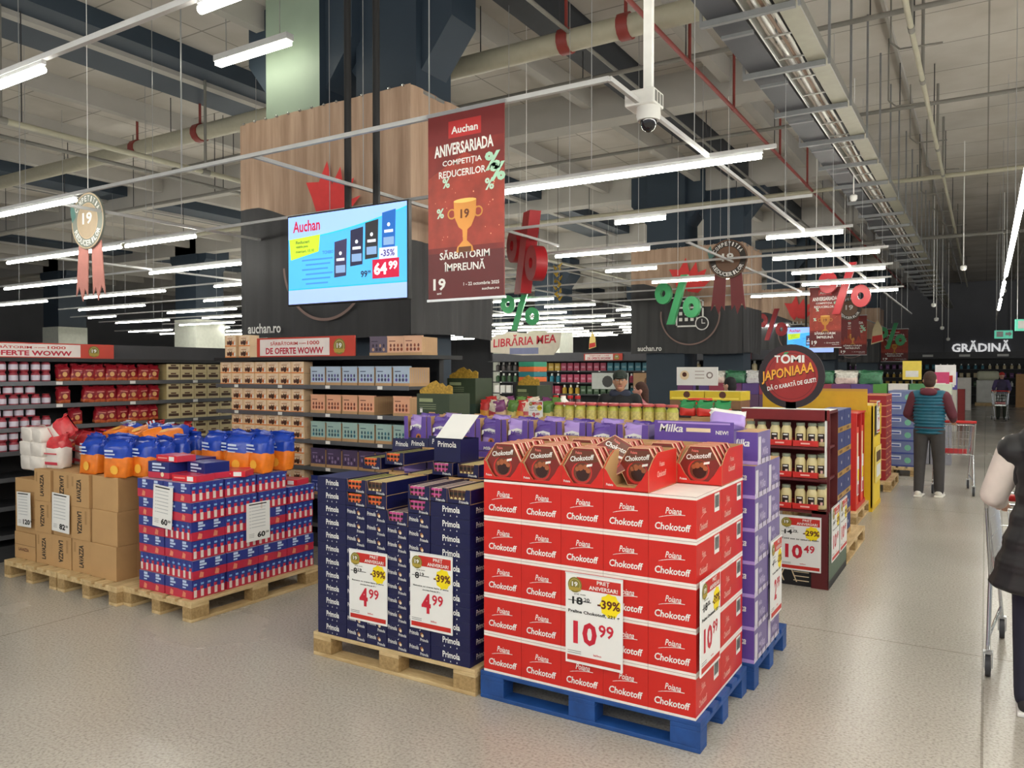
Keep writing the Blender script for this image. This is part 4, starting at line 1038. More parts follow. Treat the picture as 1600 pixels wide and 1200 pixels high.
b.annulus(-.042, .142, .022, .038, o, *FX, WHITE, .004, 20); b.poly([(-.06, .180), (-.03, .185), (-.014, .2), (-.05, .196)], o, *FX, GREEN, .005)
b.build('white_letters', t)
b = MB(); b.text('JAPONIAAA', -.228, -.075, .42, .105, o, *FX, mat((60, 16, 16)), .003, .05, .18, .2); b.text('JAPONIAAA', -.231, -.07, .42, .105, o, *FX, mat((240, 170, 50), .4), .005, .025, .18, .2)
b.text('DĂ O KARATĂ DE GUST!', -.185, -.122, .39, .046, o, *FX, WHITE, .005, .03, .1, .2); b.build('slogan', t)
b = MB(); b.box(-.04, .04, .0, .02, -.273, -.2, BLACK); b.build('foot', t)

# ---------------------------------------------------------------- stacks along the aisle
def plainbox(W, D, H, c, fr=None, sd=None, tp=None, art=None):
    def f(name):
        b = MB().box(.001, W - .001, 0, D, .0005, H - .001, mat(c), front=mat(fr) if fr else None, side=mat(sd) if sd else None, top=mat(tp) if tp else None)
        if art: art(b, W, D, H)
        return b.build(name, bevel=.003)
    return f
def art_navy(b, W, D, H):
    for (o, u, v, w) in (((0, 0, 0), *FX, W), ((W - .001, 0, 0), *SX, D)):
        b.rect(0, w, 0, .24 * H, o, u, v, GOLD, .001); b.rect(.3 * w, .7 * w, .06 * H, .18 * H, o, u, v, mat((120, 80, 40)), .002)
        b.disc(.6 * w, .62 * H, .018, o, u, v, WHITE, .002, 6)
KNS = Kind(plainbox(.2, .42, .205, (40, 52, 110), art=art_navy), 'navy_carton', 'carton', 'navy cartons with gold bands')
for r in range(6):
    for c in range(2):
        KNS.put((-1.34, 7.5 + .425 * c, .1445 + .206 * r), 'navy carton with gold band beyond the jar display, %s, %s' % (('nearer', 'farther')[c], row(r, 6)))
WP.put((-1.45, 8.1, 0), 'wooden pallet beneath the navy cartons with gold bands', PI / 2)
RE = mat((204, 40, 34), .45); OR2 = mat((226, 70, 40), .45)
def fsdu(label, loc, W, D, H, body, art):
    t = thing('display_stand', label, 'display', loc)
    MB().box(0, W, 0, D, 0, .05, body).build('base', t)
    MB().box(0, W, 0, .012, .05, H, body).build('front_panel', t)
    MB().box(0, .012, .012, D, .05, H, body).build('side_panel', t); MB().box(.012, W - .012, D - .012, D, .05, H, body).build('back_panel', t)
    MB().box(0, W, 0, D, H, H + .015, body).build('top_panel', t)
    art(t, W, D, H); return t
def red_art2(t, W, D, H):
    for k, y in enumerate((.06, D / 2 + .04)):
        MB().box(W - .02, W, y - .05, y, .05, H, RE).build('side_post', t)
        b = MB().box(W - .03, W - .008, y, y + .2, .05, .86 * H, OR2)
        b.box(W - .01, W - .004, y + .05, y + .15, .2, .8 * H, CREAM); b.build('product_column', t)
        b = MB().box(W - .004, W + .002, y + .04, y + .17, .05 + .1 * H, .55 * H, PAPER); b.rect(y + .05, y + .16, .3 * H, .42 * H, (W + .002, 0, 0), *SX, SY, .001); b.rect(y + .06, y + .15, .16 * H, .26 * H, (W + .002, 0, 0), *SX, SP, .001); b.build('side_sign', t)
fsdu('red display stand on a wooden pallet in the aisle row', (-1.72, 9.55, .1445), .47, .8, 1.1, RE, red_art2)
WP.put((-1.62, 9.98, 0), 'wooden pallet beneath the red display stand', PI / 2)
YB = mat((226, 186, 30), .45)
def yel_art(t, W, D, H):
    MB().box(W - .02, W, 0, .16, .05, H, YB).build('side_post', t)
    MB().box(W - .03, W - .01, .16, D, .05, .7 * H, mat((238, 206, 60))).build('lower_side', t)
    MB().box(W - .05, W - .03, .16, D - .1, .7 * H, H, mat((70, 62, 36))).build('opening', t)  # solid dark panel, the shade of the hollow put into its colour
    MB().box(W - .02, W, D - .1, D, .7 * H, H, YB).build('side_post', t)
    b = MB().box(W, W + .008, .25, D - .05, .25 * H, .6 * H, mat((236, 214, 120))); b.rect(.32, D - .12, .45 * H, .55 * H, (W + .008, 0, 0), *SX, mat((90, 60, 30)), .001); b.rect(.35, D - .15, .3 * H, .42 * H, (W + .008, 0, 0), *SX, PAPER, .001); b.build('side_sign', t)
fsdu('yellow display stand with a dark opening in the aisle row', (-1.6, 10.45, 0), .42, .9, 1.3, YB, yel_art)
t = thing('header_board', 'wide plain yellow header board behind the aisle displays', 'board', (-2.5, 10.42, 1.22))
MB().box(0, 1.26, -.01, .01, 0, .3, mat((204, 164, 28), .5)).build('board', t); MB().box(0, 1.26, -.011, .011, .27, .3, mat((190, 150, 60))).build('top_edge', t)
MB().box(.1, .16, .012, .03, -1.22, .0, YB).build('post', t); MB().box(1.0, 1.06, .012, .03, -1.22, .0, YB).build('post', t)
def art_red(b, W, D, H):
    for (o, u, v, w) in (((0, 0, 0), *FX, W), ((W - .001, 0, 0), *SX, D)):
        b.rect(0, w, .9 * H, H, o, u, v, mat((226, 150, 110)), .001); b.rect(.3 * w, .7 * w, .3 * H, .45 * H, o, u, v, mat((226, 160, 90)), .001)
KRS = Kind(plainbox(.32, .39, .155, (160, 30, 40), art=art_red), 'red_carton', 'carton', 'dark red cartons in the aisle row')
WP.put((-1.55, 12.9, 0), 'wooden pallet beneath the dark red cartons', PI / 2)
for r in range(8):
    for c in range(2): KRS.put((-1.55, 12.45 + .395 * c, .1445 + .157 * r), 'dark red carton in the aisle row, %s, %s' % (('nearer', 'farther')[c], row(r, 8)))
    if r > 4: KRS.put((-1.88, 12.45, .1445 + .157 * r), 'dark red carton in the aisle row, inner column, %s' % row(r, 8))
    elif r < 5: KRS.put((-1.88, 12.45, .1445 + .157 * r), 'dark red carton in the aisle row, inner column, %s' % row(r, 8))
def art_blue(b, W, D, H):
    for (o, u, v, w) in (((0, 0, 0), *FX, W), ((W - .001, 0, 0), *SX, D)):
        b.rect(.08 * w, .5 * w, .55 * H, .85 * H, o, u, v, mat((206, 214, 232)), .001); b.rect(.1 * w, .45 * w, .62 * H, .74 * H, o, u, v, mat((60, 84, 160)), .002); b.rect(0, w, 0, .12 * H, o, u, v, mat((60, 76, 150)), .001); b.disc(.75 * w, .5 * H, .05, o, u, v, mat((120, 190, 160)), .001, 10)
KBS = Kind(plainbox(.4, .5, .21, (112, 124, 168), sd=(140, 150, 190), art=art_blue), 'blue_carton', 'carton', 'pale blue cartons in the aisle row')
WP.put((-1.35, 14.9, 0), 'wooden pallet beneath the pale blue cartons', PI / 2)
for r in range(6):
    for c in range(2): KBS.put((-1.4, 14.45 + .51 * c, .1445 + .211 * r), 'pale blue carton in the aisle row, %s, %s' % (('nearer', 'farther')[c], row(r, 6)))
price_sign((-.985, 14.6, .35), 'price sign on the side of the pale blue cartons', '9', '99', '-20%', '7', '99', [('Detergent', .1, .6, .04)], PI / 2, .4, .5)
price_sign((-1.165, 10.72, .96), 'price sign on the far side of the yellow display stand', '9', '99', '-20%', '7', '99', [('Cafea 250 g', .1, .6, .04)], PI / 2, .3, .4)
far_cols = [((232, 228, 222), 'white'), ((214, 120, 60), 'orange'), ((230, 226, 216), 'cream'), ((170, 60, 60), 'dull red'), ((236, 232, 226), 'off white')]
for i, (x, y, n, dz) in enumerate(((-1.5, 18.2, 5, .26), (-1.45, 21.5, 4, .3), (-1.3, 25.5, 4, .3), (-1.2, 30.5, 4, .28), (-1.15, 40.0, 5, .29))):
    c, nm = far_cols[i]
    k = Kind(plainbox(.6, .8, dz, c, fr=c), 'far_carton', 'carton', nm + ' cartons far down the aisle')
    for r in range(n): k.put((x, y, .001 + dz * r), '%s carton in a stack far down the aisle row, %s' % (nm, row(r, n)))
for i, (x, y, z, c, nm) in enumerate(((-1.0, 17.8, 1.3, (214, 70, 120), 'pink'), (-.9, 18.4, 1.45, (240, 240, 240), 'white'), (-.95, 21.2, 1.3, (96, 84, 170), 'violet'), (-1.6, 19.5, 1.55, (240, 216, 90), 'yellow and white'))):
    t = thing('hanging_card', '%s promotional card above the far aisle stacks beside the man in the vest' % nm, 'card', (x, y, 0))
    b = MB().box(0, .38, -.006, .006, z, z + .42, mat(c)); b.rect(.06, .32, z + .06, z + .2, (0, -.006, 0), *FX, WHITE if nm != 'white' else SR, .001); b.build('card_face', t); MB().tube((.19, .012, 0), (.19, .012, z + .1), .012, STEEL, 6).build('card_pole', t)
t = thing('wrapped_pallet', 'pallet load wrapped in white film before the far wall', 'pallet load', (.1, 45.5, 0))
WRAP = mat((220, 222, 218), .3, var=.12, scale=3); MB().box(-.5, .5, 0, .8, .15, 1.3, WRAP).build('wrapped_load', t, bevel=.05); MB().box(-.55, .55, -.05, .85, .0, .15, PALLETWOOD).build('pallet_base', t); MB().box(-.48, .48, .05, .75, 1.3, 1.75, mat((214, 216, 190), .4, var=.15, scale=2)).build('upper_sacks', t, bevel=.12)
KTAN = Kind(plainbox(.55, .55, .32, (196, 150, 100)), 'far_carton', 'carton', 'tan cartons by the far wall')
for r in range(5): KTAN.put((1.25, 44.5, .001 + .321 * r), 'tan carton in the stack at the right before the far wall, %s' % row(r, 5))

# ---------------------------------------------------------------- middle island behind the purple cases
KC2 = Kind(plainbox(.395, .75, .2, (176, 140, 96), sd=(166, 130, 88)), 'brown_carton', 'carton', 'brown base cartons of the middle island')
def base(x0, nx, y0, ztop, nm):
    n = max(1, int(round(ztop / .2))); h = (ztop - .002) / n
    for r in range(n):
        for i in range(nx):
            KC2.put((x0 + .4 * i, y0, .001 + h * r), 'brown base carton under the %s, %s column, %s' % (nm, oth(i, nx) if nx > 1 else 'only', row(r, n)), scale=(1, 1, h / .2))
base(-3.4, 3, 6.2, 1.29, 'pickle jars'); base(-4.22, 2, 6.2, 1.26, 'snack bags'); base(-3.1, 2, 8.55, 1.21, 'yellow trays'); base(-2.45, 1, 7.35, 1.3, 'green bags')
KPJ = Kind(jar(.05, .165, mat((176, 178, 70), .3, var=.2, scale=30), mat((206, 96, 96), .35), mat((206, 190, 110), .4, var=.3, scale=40), .96), 'pickle_jar', 'jar', 'pickle jars with pink lids')
for i in range(11): KPJ.put((-3.33 + .108 * i, 6.28 + .012 * math.sin(i * 5), 1.2905), 'tall pickle jar with pinkish lid, %s of the front rank' % oth(i, 11))
for i in range(9): KPJ.put((-3.28 + .108 * i, 6.40, 1.2905), 'tall pickle jar with pinkish lid, %s of the second rank' % oth(i, 9))
SN = [((214, 150, 60), (190, 50, 50), 'gold and red'), ((210, 196, 120), (90, 130, 60), 'cream and green'), ((226, 190, 150), (120, 60, 110), 'beige and violet'), ((200, 80, 90), (230, 210, 190), 'red and cream')]
for i in range(16):
    a, c, nm = SN[(i * 3) % 4]
    k = Kind(bag(.11, .08, .2, mat(a, .3, var=.2, scale=30), mat(c, .3, var=.2, scale=25), .5, None), 'snack_bag', 'bag', 'mixed snack bags on the middle island')
    k.put((-4.15 + .1 * (i % 8), 6.3 + .14 * (i // 8), 1.262 + .03 * (i // 8)), '%s snack bag on the middle island, %s, %s rank' % (nm, oth(i % 8, 8), ('front', 'rear')[i // 8]), rot=(.15 * math.sin(i), .2 * math.sin(i * 2.3), .3 * math.sin(i * 4)))
KBO = Kind(jar(.035, .24, mat((60, 24, 24), .2), mat((180, 30, 40), .35), mat((190, 40, 50), .4)), 'sauce_bottle', 'bottle', 'red labelled bottles')
for i in range(4): KBO.put((-3.62 + .08 * i, 6.75, 1.262), 'dark bottle with red label and cap, %s on the middle island' % oth(i, 4))
t = thing('canister', 'white plastic canister with a handle on the middle island', 'canister', (-3.47, 6.62, 1.262)); MB().lathe([(.055, 0), (.06, .01), (.06, .15), (.05, .19), (.025, .215), (.025, .24)], WHITE, (0, 0, 0), 14).build('canister_body', t, smooth=40); MB().path([(.05, 0, .18), (.085, 0, .17), (.09, 0, .1), (.058, 0, .06)], .01, WHITE).build('handle', t)
tag(MB().box(-3.42, -3.31, 6.55, 6.68, 1.2925, 1.44, mat((226, 214, 200))).build('paper_tub', bevel=.02), 'square pale tub beside the white canister', 'tub')
price_sign((-3.62, 6.215, 1.262), 'small price sign standing above the snack bags of the middle island', '12', '99', '-25%', '9', '49', [('Snack 100 g', .1, .6, .04)], 0, .15, .2)
GDK = mat((40, 62, 52), .5)
def green_stand(label, x, y, W, z0, z1):
    t = thing('display_stand', label, 'display', (x, y, 0))
    MB().box(0, W, 0, .3, 0, z0, GDK).build('stand_body', t)
    b = MB().box(0, W, 0, .3, z0, z1 - .07, mat((52, 66, 46), .5)); b.rect(.08 * W, .5 * W, z1 - .14, z1 - .11, (0, 0, 0), *FX, mat((150, 160, 120)), .001)
    for i in range(3): b.rect(.08 * W, .6 * W, z1 - .2 + .018 * i, z1 - .193 + .018 * i, (0, 0, 0), *FX, mat((120, 130, 100)), .001)
    b.rect(.1 * W, .18 * W, z0 + .01, z0 + .05, (0, 0, 0), *FX, WHITE, .001); b.build('front_face', t)
    b = MB().prism([(0, 0), (W, 0), (W, .06), (.9 * W, .075), (.8 * W, .06), (.7 * W, .09), (.6 * W, .085), (.5 * W, .11), (.4 * W, .1), (.3 * W, .085), (.2 * W, .06), (.1 * W, .05), (0, .03)], (0, .05, z1 - .07), *FX, .01, mat((176, 140, 50), .5, var=.4, scale=60)); b.build('cut_out_header', t)
green_stand('dark green display stand with a fiery cut out header beside the tea cartons', -4.13, 5.2, .34, 1.38, 1.62)
green_stand('taller dark green display stand farther behind with a yellow header', -4.58, 6.25, .34, 1.42, 1.74)
green_stand('third dark green display stand right of the taller one', -4.25, 7.03, .26, 1.36, 1.66)
for i in range(4): (Kind(plainbox(.2, .3, .055, ((226, 110, 50), (40, 130, 140), (226, 110, 50), (50, 150, 120))[i]), 'flat_carton', 'carton', 'orange and teal flat cartons')).put((-4.5, 7.5, 1.62 + .057 * i), '%s flat carton in the small pile right of the dark tower, %s' % (('orange', 'teal', 'orange', 'green')[i], row(i, 4)))
tag(MB().box(-4.55, -4.25, 7.45, 7.85, 0, 1.619, CHAR).build('dark_cabinet'), 'dark cabinet carrying the orange and teal flat cartons', 'cabinet')
def ytray(name):
    b = MB().box(0, .4, 0, .4, 0, .1, mat((214, 188, 40), .5), top=mat((226, 214, 150))); b.disc(.2, .06, .04, (0, 0, 0), *FX, BROWN, .001, 10); b.rect(.02, .38, .01, .03, (0, 0, 0), *FX, mat((240, 220, 90)), .001)
    return b.build(name)
KYT = Kind(ytray, 'yellow_tray', 'tray', 'yellow trays on the middle island')
KBT = Kind(plainbox(.4, .4, .1, (120, 84, 60), fr=(130, 98, 70)), 'brown_tray', 'tray', 'brown trays on the middle island'); KDT = Kind(plainbox(.4, .4, .1, (52, 44, 50)), 'dark_tray', 'tray', 'dark trays on the middle island')
for i in range(2):
    KDT.put((-3.1 + .41 * i, 8.55, 1.212), 'dark tray below the brown one, %s on the middle island' % ('left', 'right')[i]); KBT.put((-3.1 + .41 * i, 8.55, 1.313), 'brown tray below the yellow one, %s on the middle island' % ('left', 'right')[i])
    KYT.put((-3.1 + .41 * i, 8.55, 1.414), 'yellow tray topping the middle island pile, %s one' % ('left', 'right')[i])
KGB = Kind(bag(.16, .1, .15, mat((206, 50, 44), .35), mat((40, 140, 80), .35), .5, None), 'snack_bag', 'bag', 'green and red bags'); 
for i in range(3): KGB.put((-2.5 + .17 * i, 7.42, 1.302), 'green and red bag on the middle island before the yellow trays, %s' % oth(i, 3), rz=.2 * i)
tag(MB().box(-2.62, -2.42, 7.75, 7.95, 1.3025, 1.46, mat((214, 60, 34))).build('red_box', bevel=.004), 'bright red orange box before the yellow trays', 'box')
t = thing('promo_board', 'white board with a round portrait mark above the yellow trays', 'sign', (-3.95, 11.2, 1.53))
b = MB().box(0, .62, -.01, .01, 0, .27, PAPER); b.disc(.12, .15, .07, (0, -.01, 0), *FX, CREAM, .001, 16); b.disc(.12, .16, .035, (0, -.01, 0), *FX, BROWN, .002, 12)
for i in range(3): b.rect(.28, .42, .1 + .05 * i, .115 + .05 * i, (0, -.01, 0), *FX, mat((190, 180, 176)), .001)
b.annulus(.5, .15, .03, .05, (0, -.01, 0), *FX, mat((140, 130, 126)), .001, 14); b.build('board', t); MB().box(.29, .33, .0, .03, -1.53, 0, BLACK).build('post', t)
# purple crates with produce like packs farther back
for i in range(11):
    k = Kind(plainbox(.3, .4, .2, ((110, 60, 110), (90, 66, 130), (150, 60, 80))[i % 3]), 'purple_crate', 'crate', 'purple crates behind the yellow header board'); k.put((-5.0 + .305 * i, 14.2, 1.32), 'purple crate behind the yellow header board, %s' % oth(i, 11))
    Kind(plainbox(.3, .4, .659, (70, 60, 80)), 'plinth_box', 'box', 'dark boxes below the purple crates').put((-5.0 + .305 * i, 14.2, .001), 'dark box at the foot of the purple crates, %s, lower' % oth(i, 11))
    Kind(plainbox(.3, .4, .659, (96, 70, 100)), 'plinth_box', 'box', 'dark boxes below the purple crates').put((-5.0 + .305 * i, 14.2, .6605), 'dark box right below the purple crates, %s' % oth(i, 11))
for i in range(9):
    c, nm = (((232, 228, 222), 'white'), ((60, 116, 84), 'green'), ((226, 200, 190), 'pink'))[(i * 2) % 3 if i < 5 else 1 + (i % 2) - (i % 2) * (i % 3 == 0)]
    k = Kind(bag(.36, .2, .22, mat(c, .4, var=.2, scale=25), mat(c, .4, var=.35, scale=35), .5, None), 'tissue_pack', 'pack', 'packs piled above the purple crates'); k.put((-4.7 + .38 * i, 14.55 if False else 14.4, 1.521), '%s soft pack lying above the purple crates, %s' % (nm, oth(i, 9)))
for i in range(4):
    k = Kind(plainbox(.34, .4, .2, ((90, 150, 70), (230, 226, 220), (80, 140, 90), (210, 220, 200))[i]), 'tissue_pack', 'pack', 'packs on the pale blue cartons'); k.put((-1.95 + .36 * i, 16.4, 1.3), '%s pack beside the man in the vest, %s' % (('green', 'white', 'green', 'pale')[i], oth(i, 4)))
    Kind(plainbox(.34, .4, 1.298, (150, 150, 160)), 'pack_plinth', 'box', 'grey boxes carrying the packs').put((-1.95 + .36 * i, 16.4, .001), 'grey tall box carrying the packs, %s' % oth(i, 4))
# ---------------------------------------------------------------- far shelving runs
PAL = [((46, 120, 140), 'teal'), ((226, 224, 220), 'white'), ((110, 60, 120), 'violet'), ((196, 160, 60), 'mustard'), ((60, 70, 130), 'blue'), ((206, 190, 150), 'cream'), ((60, 90, 60), 'green'), ((170, 60, 90), 'pink'), ((90, 84, 84), 'grey')]
def far_box(c, w, h):
    def f(name):
        b = MB().box(0, w, 0, .2, 0, h, mat(c, .45)); b.rect(.15 * w, .85 * w, .35 * h, .6 * h, (0, 0, 0), *FX, mat([min(255, v * .6 + 90) for v in c]), .001); return b.build(name)
    return f
def far_bottle(c, r, h):
    return lambda name: MB().lathe([(r, 0), (r, h * .6), (r * .45, h * .75), (r * .45, h)], mat(c, .35), (0, 0, 0), 8, [mat(c, .35), mat(c, .35), WHITE]).build(name, smooth=40)
FK = [(Kind(far_box(c, .17, .24), 'far_box', 'box', nm + ' boxes on the far shelving'), nm + ' box') for c, nm in PAL]
FB = [(Kind(far_bottle(c, .07, .27), 'far_bottle', 'bottle', nm + ' bottles on the far shelving'), nm + ' bottle') for c, nm in PAL]
def stock(x0, x1, y, levels, where, step=.2, seed=1):
    R = random.Random(seed)
    for li, z in enumerate(levels):
        x = x0; i = 0; run = 0
        n = int((x1 - x0) / step)
        while i < n:
            if run == 0:
                ks = (FK if R.random() < .55 else FB); kk, nm = ks[R.randrange(len(ks))]; run = R.randint(3, 7)
            run -= 1
            kk.put((x + step * i + (0 if 'box' in nm else .08), y + (.01 if 'box' in nm else .09), z + .0005), '%s, place %d of %d from left, %s shelf of the %s' % (nm, i + 1, n, ('top', 'second', 'third', 'fourth')[len(levels) - 1 - li], where))
            i += 1
t = shelving('long far shelving run with mixed toiletries behind the man in the cap', (-13.6, 21.0, 0), 9.0, [.3, .7, 1.05, 1.4, 1.75], .5, 0, 2.05, edge=SHELF)
MB().box(0, 9.0, .02, .04, 2.05, 2.3, mat((78, 78, 84), .6)).build('top_fascia', t); MB().box(0, 9.0, -.3, .5, 2.03, 2.05, SHELFD).build('canopy', t)
stock(-13.5, -4.8, 20.99, [1.05, 1.4, 1.75], 'long far run', .22)
for i, x in enumerate((-10.3, -8.2, -6.6)): oferte((x, 20.98, 2.06), 1.25, .2, 'small far promo header above the long far shelving, %s' % oth(i, 3))
for i, (x, c) in enumerate(((-10.15, 'grey'), (-8.85, 'tan'))):
    t = thing('poster_panel', ('black and white photo panel left of the man in the cap', 'tan photo panel right of the man in the cap')[i], 'poster', (x + .3, 20.6, 1.22))
    b = MB().box(0, 1.15, -.01, .01, 0, .47, mat((190, 196, 192) if i == 0 else (170, 136, 100))); b.disc(.5, .22, .17, (0, -.01, 0), *FX, mat((60, 60, 60) if i == 0 else (110, 76, 50)), .001, 12); b.rect(.75, 1.1, .25, .44, (0, -.01, 0), *FX, mat((214, 220, 214) if i == 0 else (196, 160, 120)), .001); b.build('panel_face', t)
    MB().box(.6, .66, .01, .03, -1.22, 0, BLACK).build('panel_post', t)
t = thing('shelving_unit', 'far shelving run before the dark back wall', 'shelving', (-12, 47.2, 0), 0, 'dark metal shelving runs')
MB().box(0, 15.5, .5, .55, 0, 2.4, SHELFD).build('back_panel', t)
for z in (.5, .95, 1.4, 1.85): MB().box(0, 15.5, 0, .5, z - .04, z, SHELF).build('shelf', t)
MB().box(0, 15.5, -.2, .5, 2.4, 2.75, mat((92, 93, 96), .6)).build('canopy', t)
for i in range(9): MB().box(.6 + 1.7 * i, 1.1 + 1.7 * i, -.215, -.2, 2.5, 2.62, WHITE).build('canopy_label', t)
stock(-9.5, 3.3, 47.2, [.95, 1.4, 1.85], 'back wall run', .32, 5)

# ---------------------------------------------------------------- banner boxes around the columns
VIN = mat((54, 54, 56), .6, var=.1, scale=2.5, stretch=(3, 3, .2)); REDLEAF = mat((232, 66, 66), .6)
def banner_box(k, Y0, dx, full):
    X0, X1, D = -8.5 + dx, -5.6 + dx, 1.75
    if k: X1 = X0 + 2.75
    W = X1 - X0
    t = thing('banner_box', ('large wood print and black banner box behind the big television', 'second wood print banner box with a calendar mark, behind the green percent sign', 'third wood print banner box behind the far television', 'farthest wood print banner box before the back wall')[k], 'banner', (X0, Y0 - .05, 2.16), 0, 'wood print banner boxes')
    Ht = 2.84 if k == 0 else 2.54
    def sheet(L, o, u, nm, seed):
        # fabric with folds and a lightly sagging lower hem
        nx, nz = 64, 26; b = MB(); R = random.Random(seed); ph = [R.uniform(0, 6) for _ in range(4)]
        O = Vector(o); U = Vector(u); N_ = U.cross(Vector((0, 0, 1)))
        def wav(x): return .010 * math.sin(x * 9 + ph[0]) + .008 * math.sin(x * 21 + ph[1]) + .005 * math.sin(x * 47 + ph[2])
        def curve(x):  # upper limit of the black part
            if seed % 2 == 0: q = x / W; return 1.72 - .62 * max(0, min(1, (q - .12) / .55)) ** 1.2 + (0 if q < .12 else 0)
            return 1.08 + .0 * x
        xs = [L * i / nx for i in range(nx + 1)]
        for i in range(nx):
            for part in (0, 1):
                zs = []
                for x in (xs[i], xs[i + 1]):
                    c = curve(x); lo, hi = (0.02 * math.sin(x * 2.2), c) if part == 0 else (c, Ht + .012 * abs(math.sin(x * 5)))
                    zs.append([lo + (hi - lo) * j / 4 for j in range(5)])
                for j in range(4):
                    pts = []
                    for xi, zi in ((0, j), (1, j), (1, j + 1), (0, j + 1)):
                        x = xs[i + xi]; z = zs[xi][zi]; f = wav(x) * (1.0 - .55 * z / Ht) + (.02 * math.sin(3 * x) * max(0, 1 - z / .5))
                        pts.append(O + U * x + Vector((0, 0, z)) + N_ * f)
                    b.face(pts, VIN if part == 0 else PRINTWOOD)
        return b.build(nm, t, smooth=60)
    sheet(W, (0, 0, 0), (1, 0, 0), 'front_fabric', 2 * k)
    sheet(D, (W, 0, 0), (0, 1, 0), 'side_fabric', 2 * k + 1)
    MB().box(-.01, W - .005, .03, .05, Ht - .04, Ht, STEEL).box(.0, .02, .03, D, Ht - .04, Ht, STEEL).box(W - .02, W, .05, D, Ht - .04, Ht, STEEL).build('top_frame', t)
    b = MB()
    for i in range(14): b.lathe([(.012, 0), (.02, .01), (.02, .02), (.012, .03)], CHROME, (.1 + (W - .2) * i / 13, -.01, Ht - .01), 8)
    b.build('eyelet', t)
    o = (0, -.045, 0); g = MB()
    cx, cz = .55 * W, .93
    g.annulus(cx, cz, .70, .735, o, *FX, mat((136, 112, 104), .6), .0, 40, PI * 1.02 if k == 0 else PI * .96, PI * 2.02)
    g.build('ring_mark', t); g = MB()
    # the leaping bird mark
    lx, lz = (1.28, 1.42) if k == 0 else (1.0, 1.45)
    sc_ = 1.0 if k == 0 else 1.15
    g.poly([(lx + x * sc_, lz + z * sc_) for x, z in ((0, .5), (.22, .48), (.36, .72), (.44, .42), (.4, .1), (.3, -.05), (.18, .1), (.1, .3))], o, *FX, REDLEAF, .002)
    g.poly([(lx + x * sc_, lz + z * sc_) for x, z in ((.44, .42), (.58, .62), (.62, .4), (.8, .46), (.7, .2), (.9, .24), (.62, -.02), (.4, .02), (.38, .12))], o, *FX, REDLEAF, .003)
    g.build('bird_mark', t); g = MB()
    g.text('auchan.ro', .2, .07, .62, .13, o, *FX, WHITE, .004, .02)
    g.build('website_text', t); g = MB()
    if k in (1, 2):
        for (x0, x1, z0, z1) in ((-.34, .34, .30, .34), (-.34, .34, -.30, -.26), (-.34, -.30, -.30, .34), (.30, .34, -.30, .34), (-.34, .34, .14, .18)): g.rect(cx + x0, cx + x1, cz + z0, cz + z1, o, *FX, WHITE, .004)
        for i in range(4): g.rect(cx - .22 + .14 * i, cx - .18 + .14 * i, cz + .3, cz + .42, o, *FX, WHITE, .004)
        for i in range(4):
            for j in range(2): g.rect(cx - .26 + .14 * i, cx - .18 + .14 * i, cz - .02 - .14 * j, cz + .06 - .14 * j, o, *FX, WHITE, .004)
        g.disc(cx + .3, cz - .22, .16, o, *FX, VIN, .006, 20); g.annulus(cx + .3, cz - .22, .14, .165, o, *FX, WHITE, .007, 20); g.rect(cx + .29, cx + .31, cz - .22, cz - .12, o, *FX, WHITE, .008); g.rect(cx + .29, cx + .38, cz - .23, cz - .21, o, *FX, WHITE, .008)
        g.build('calendar_mark', t)
for k, (y, dx) in enumerate(((7.0, 0), (18.0, .98), (29.0, 1.3), (40.0, 1.5))): banner_box(k, y, dx, True)

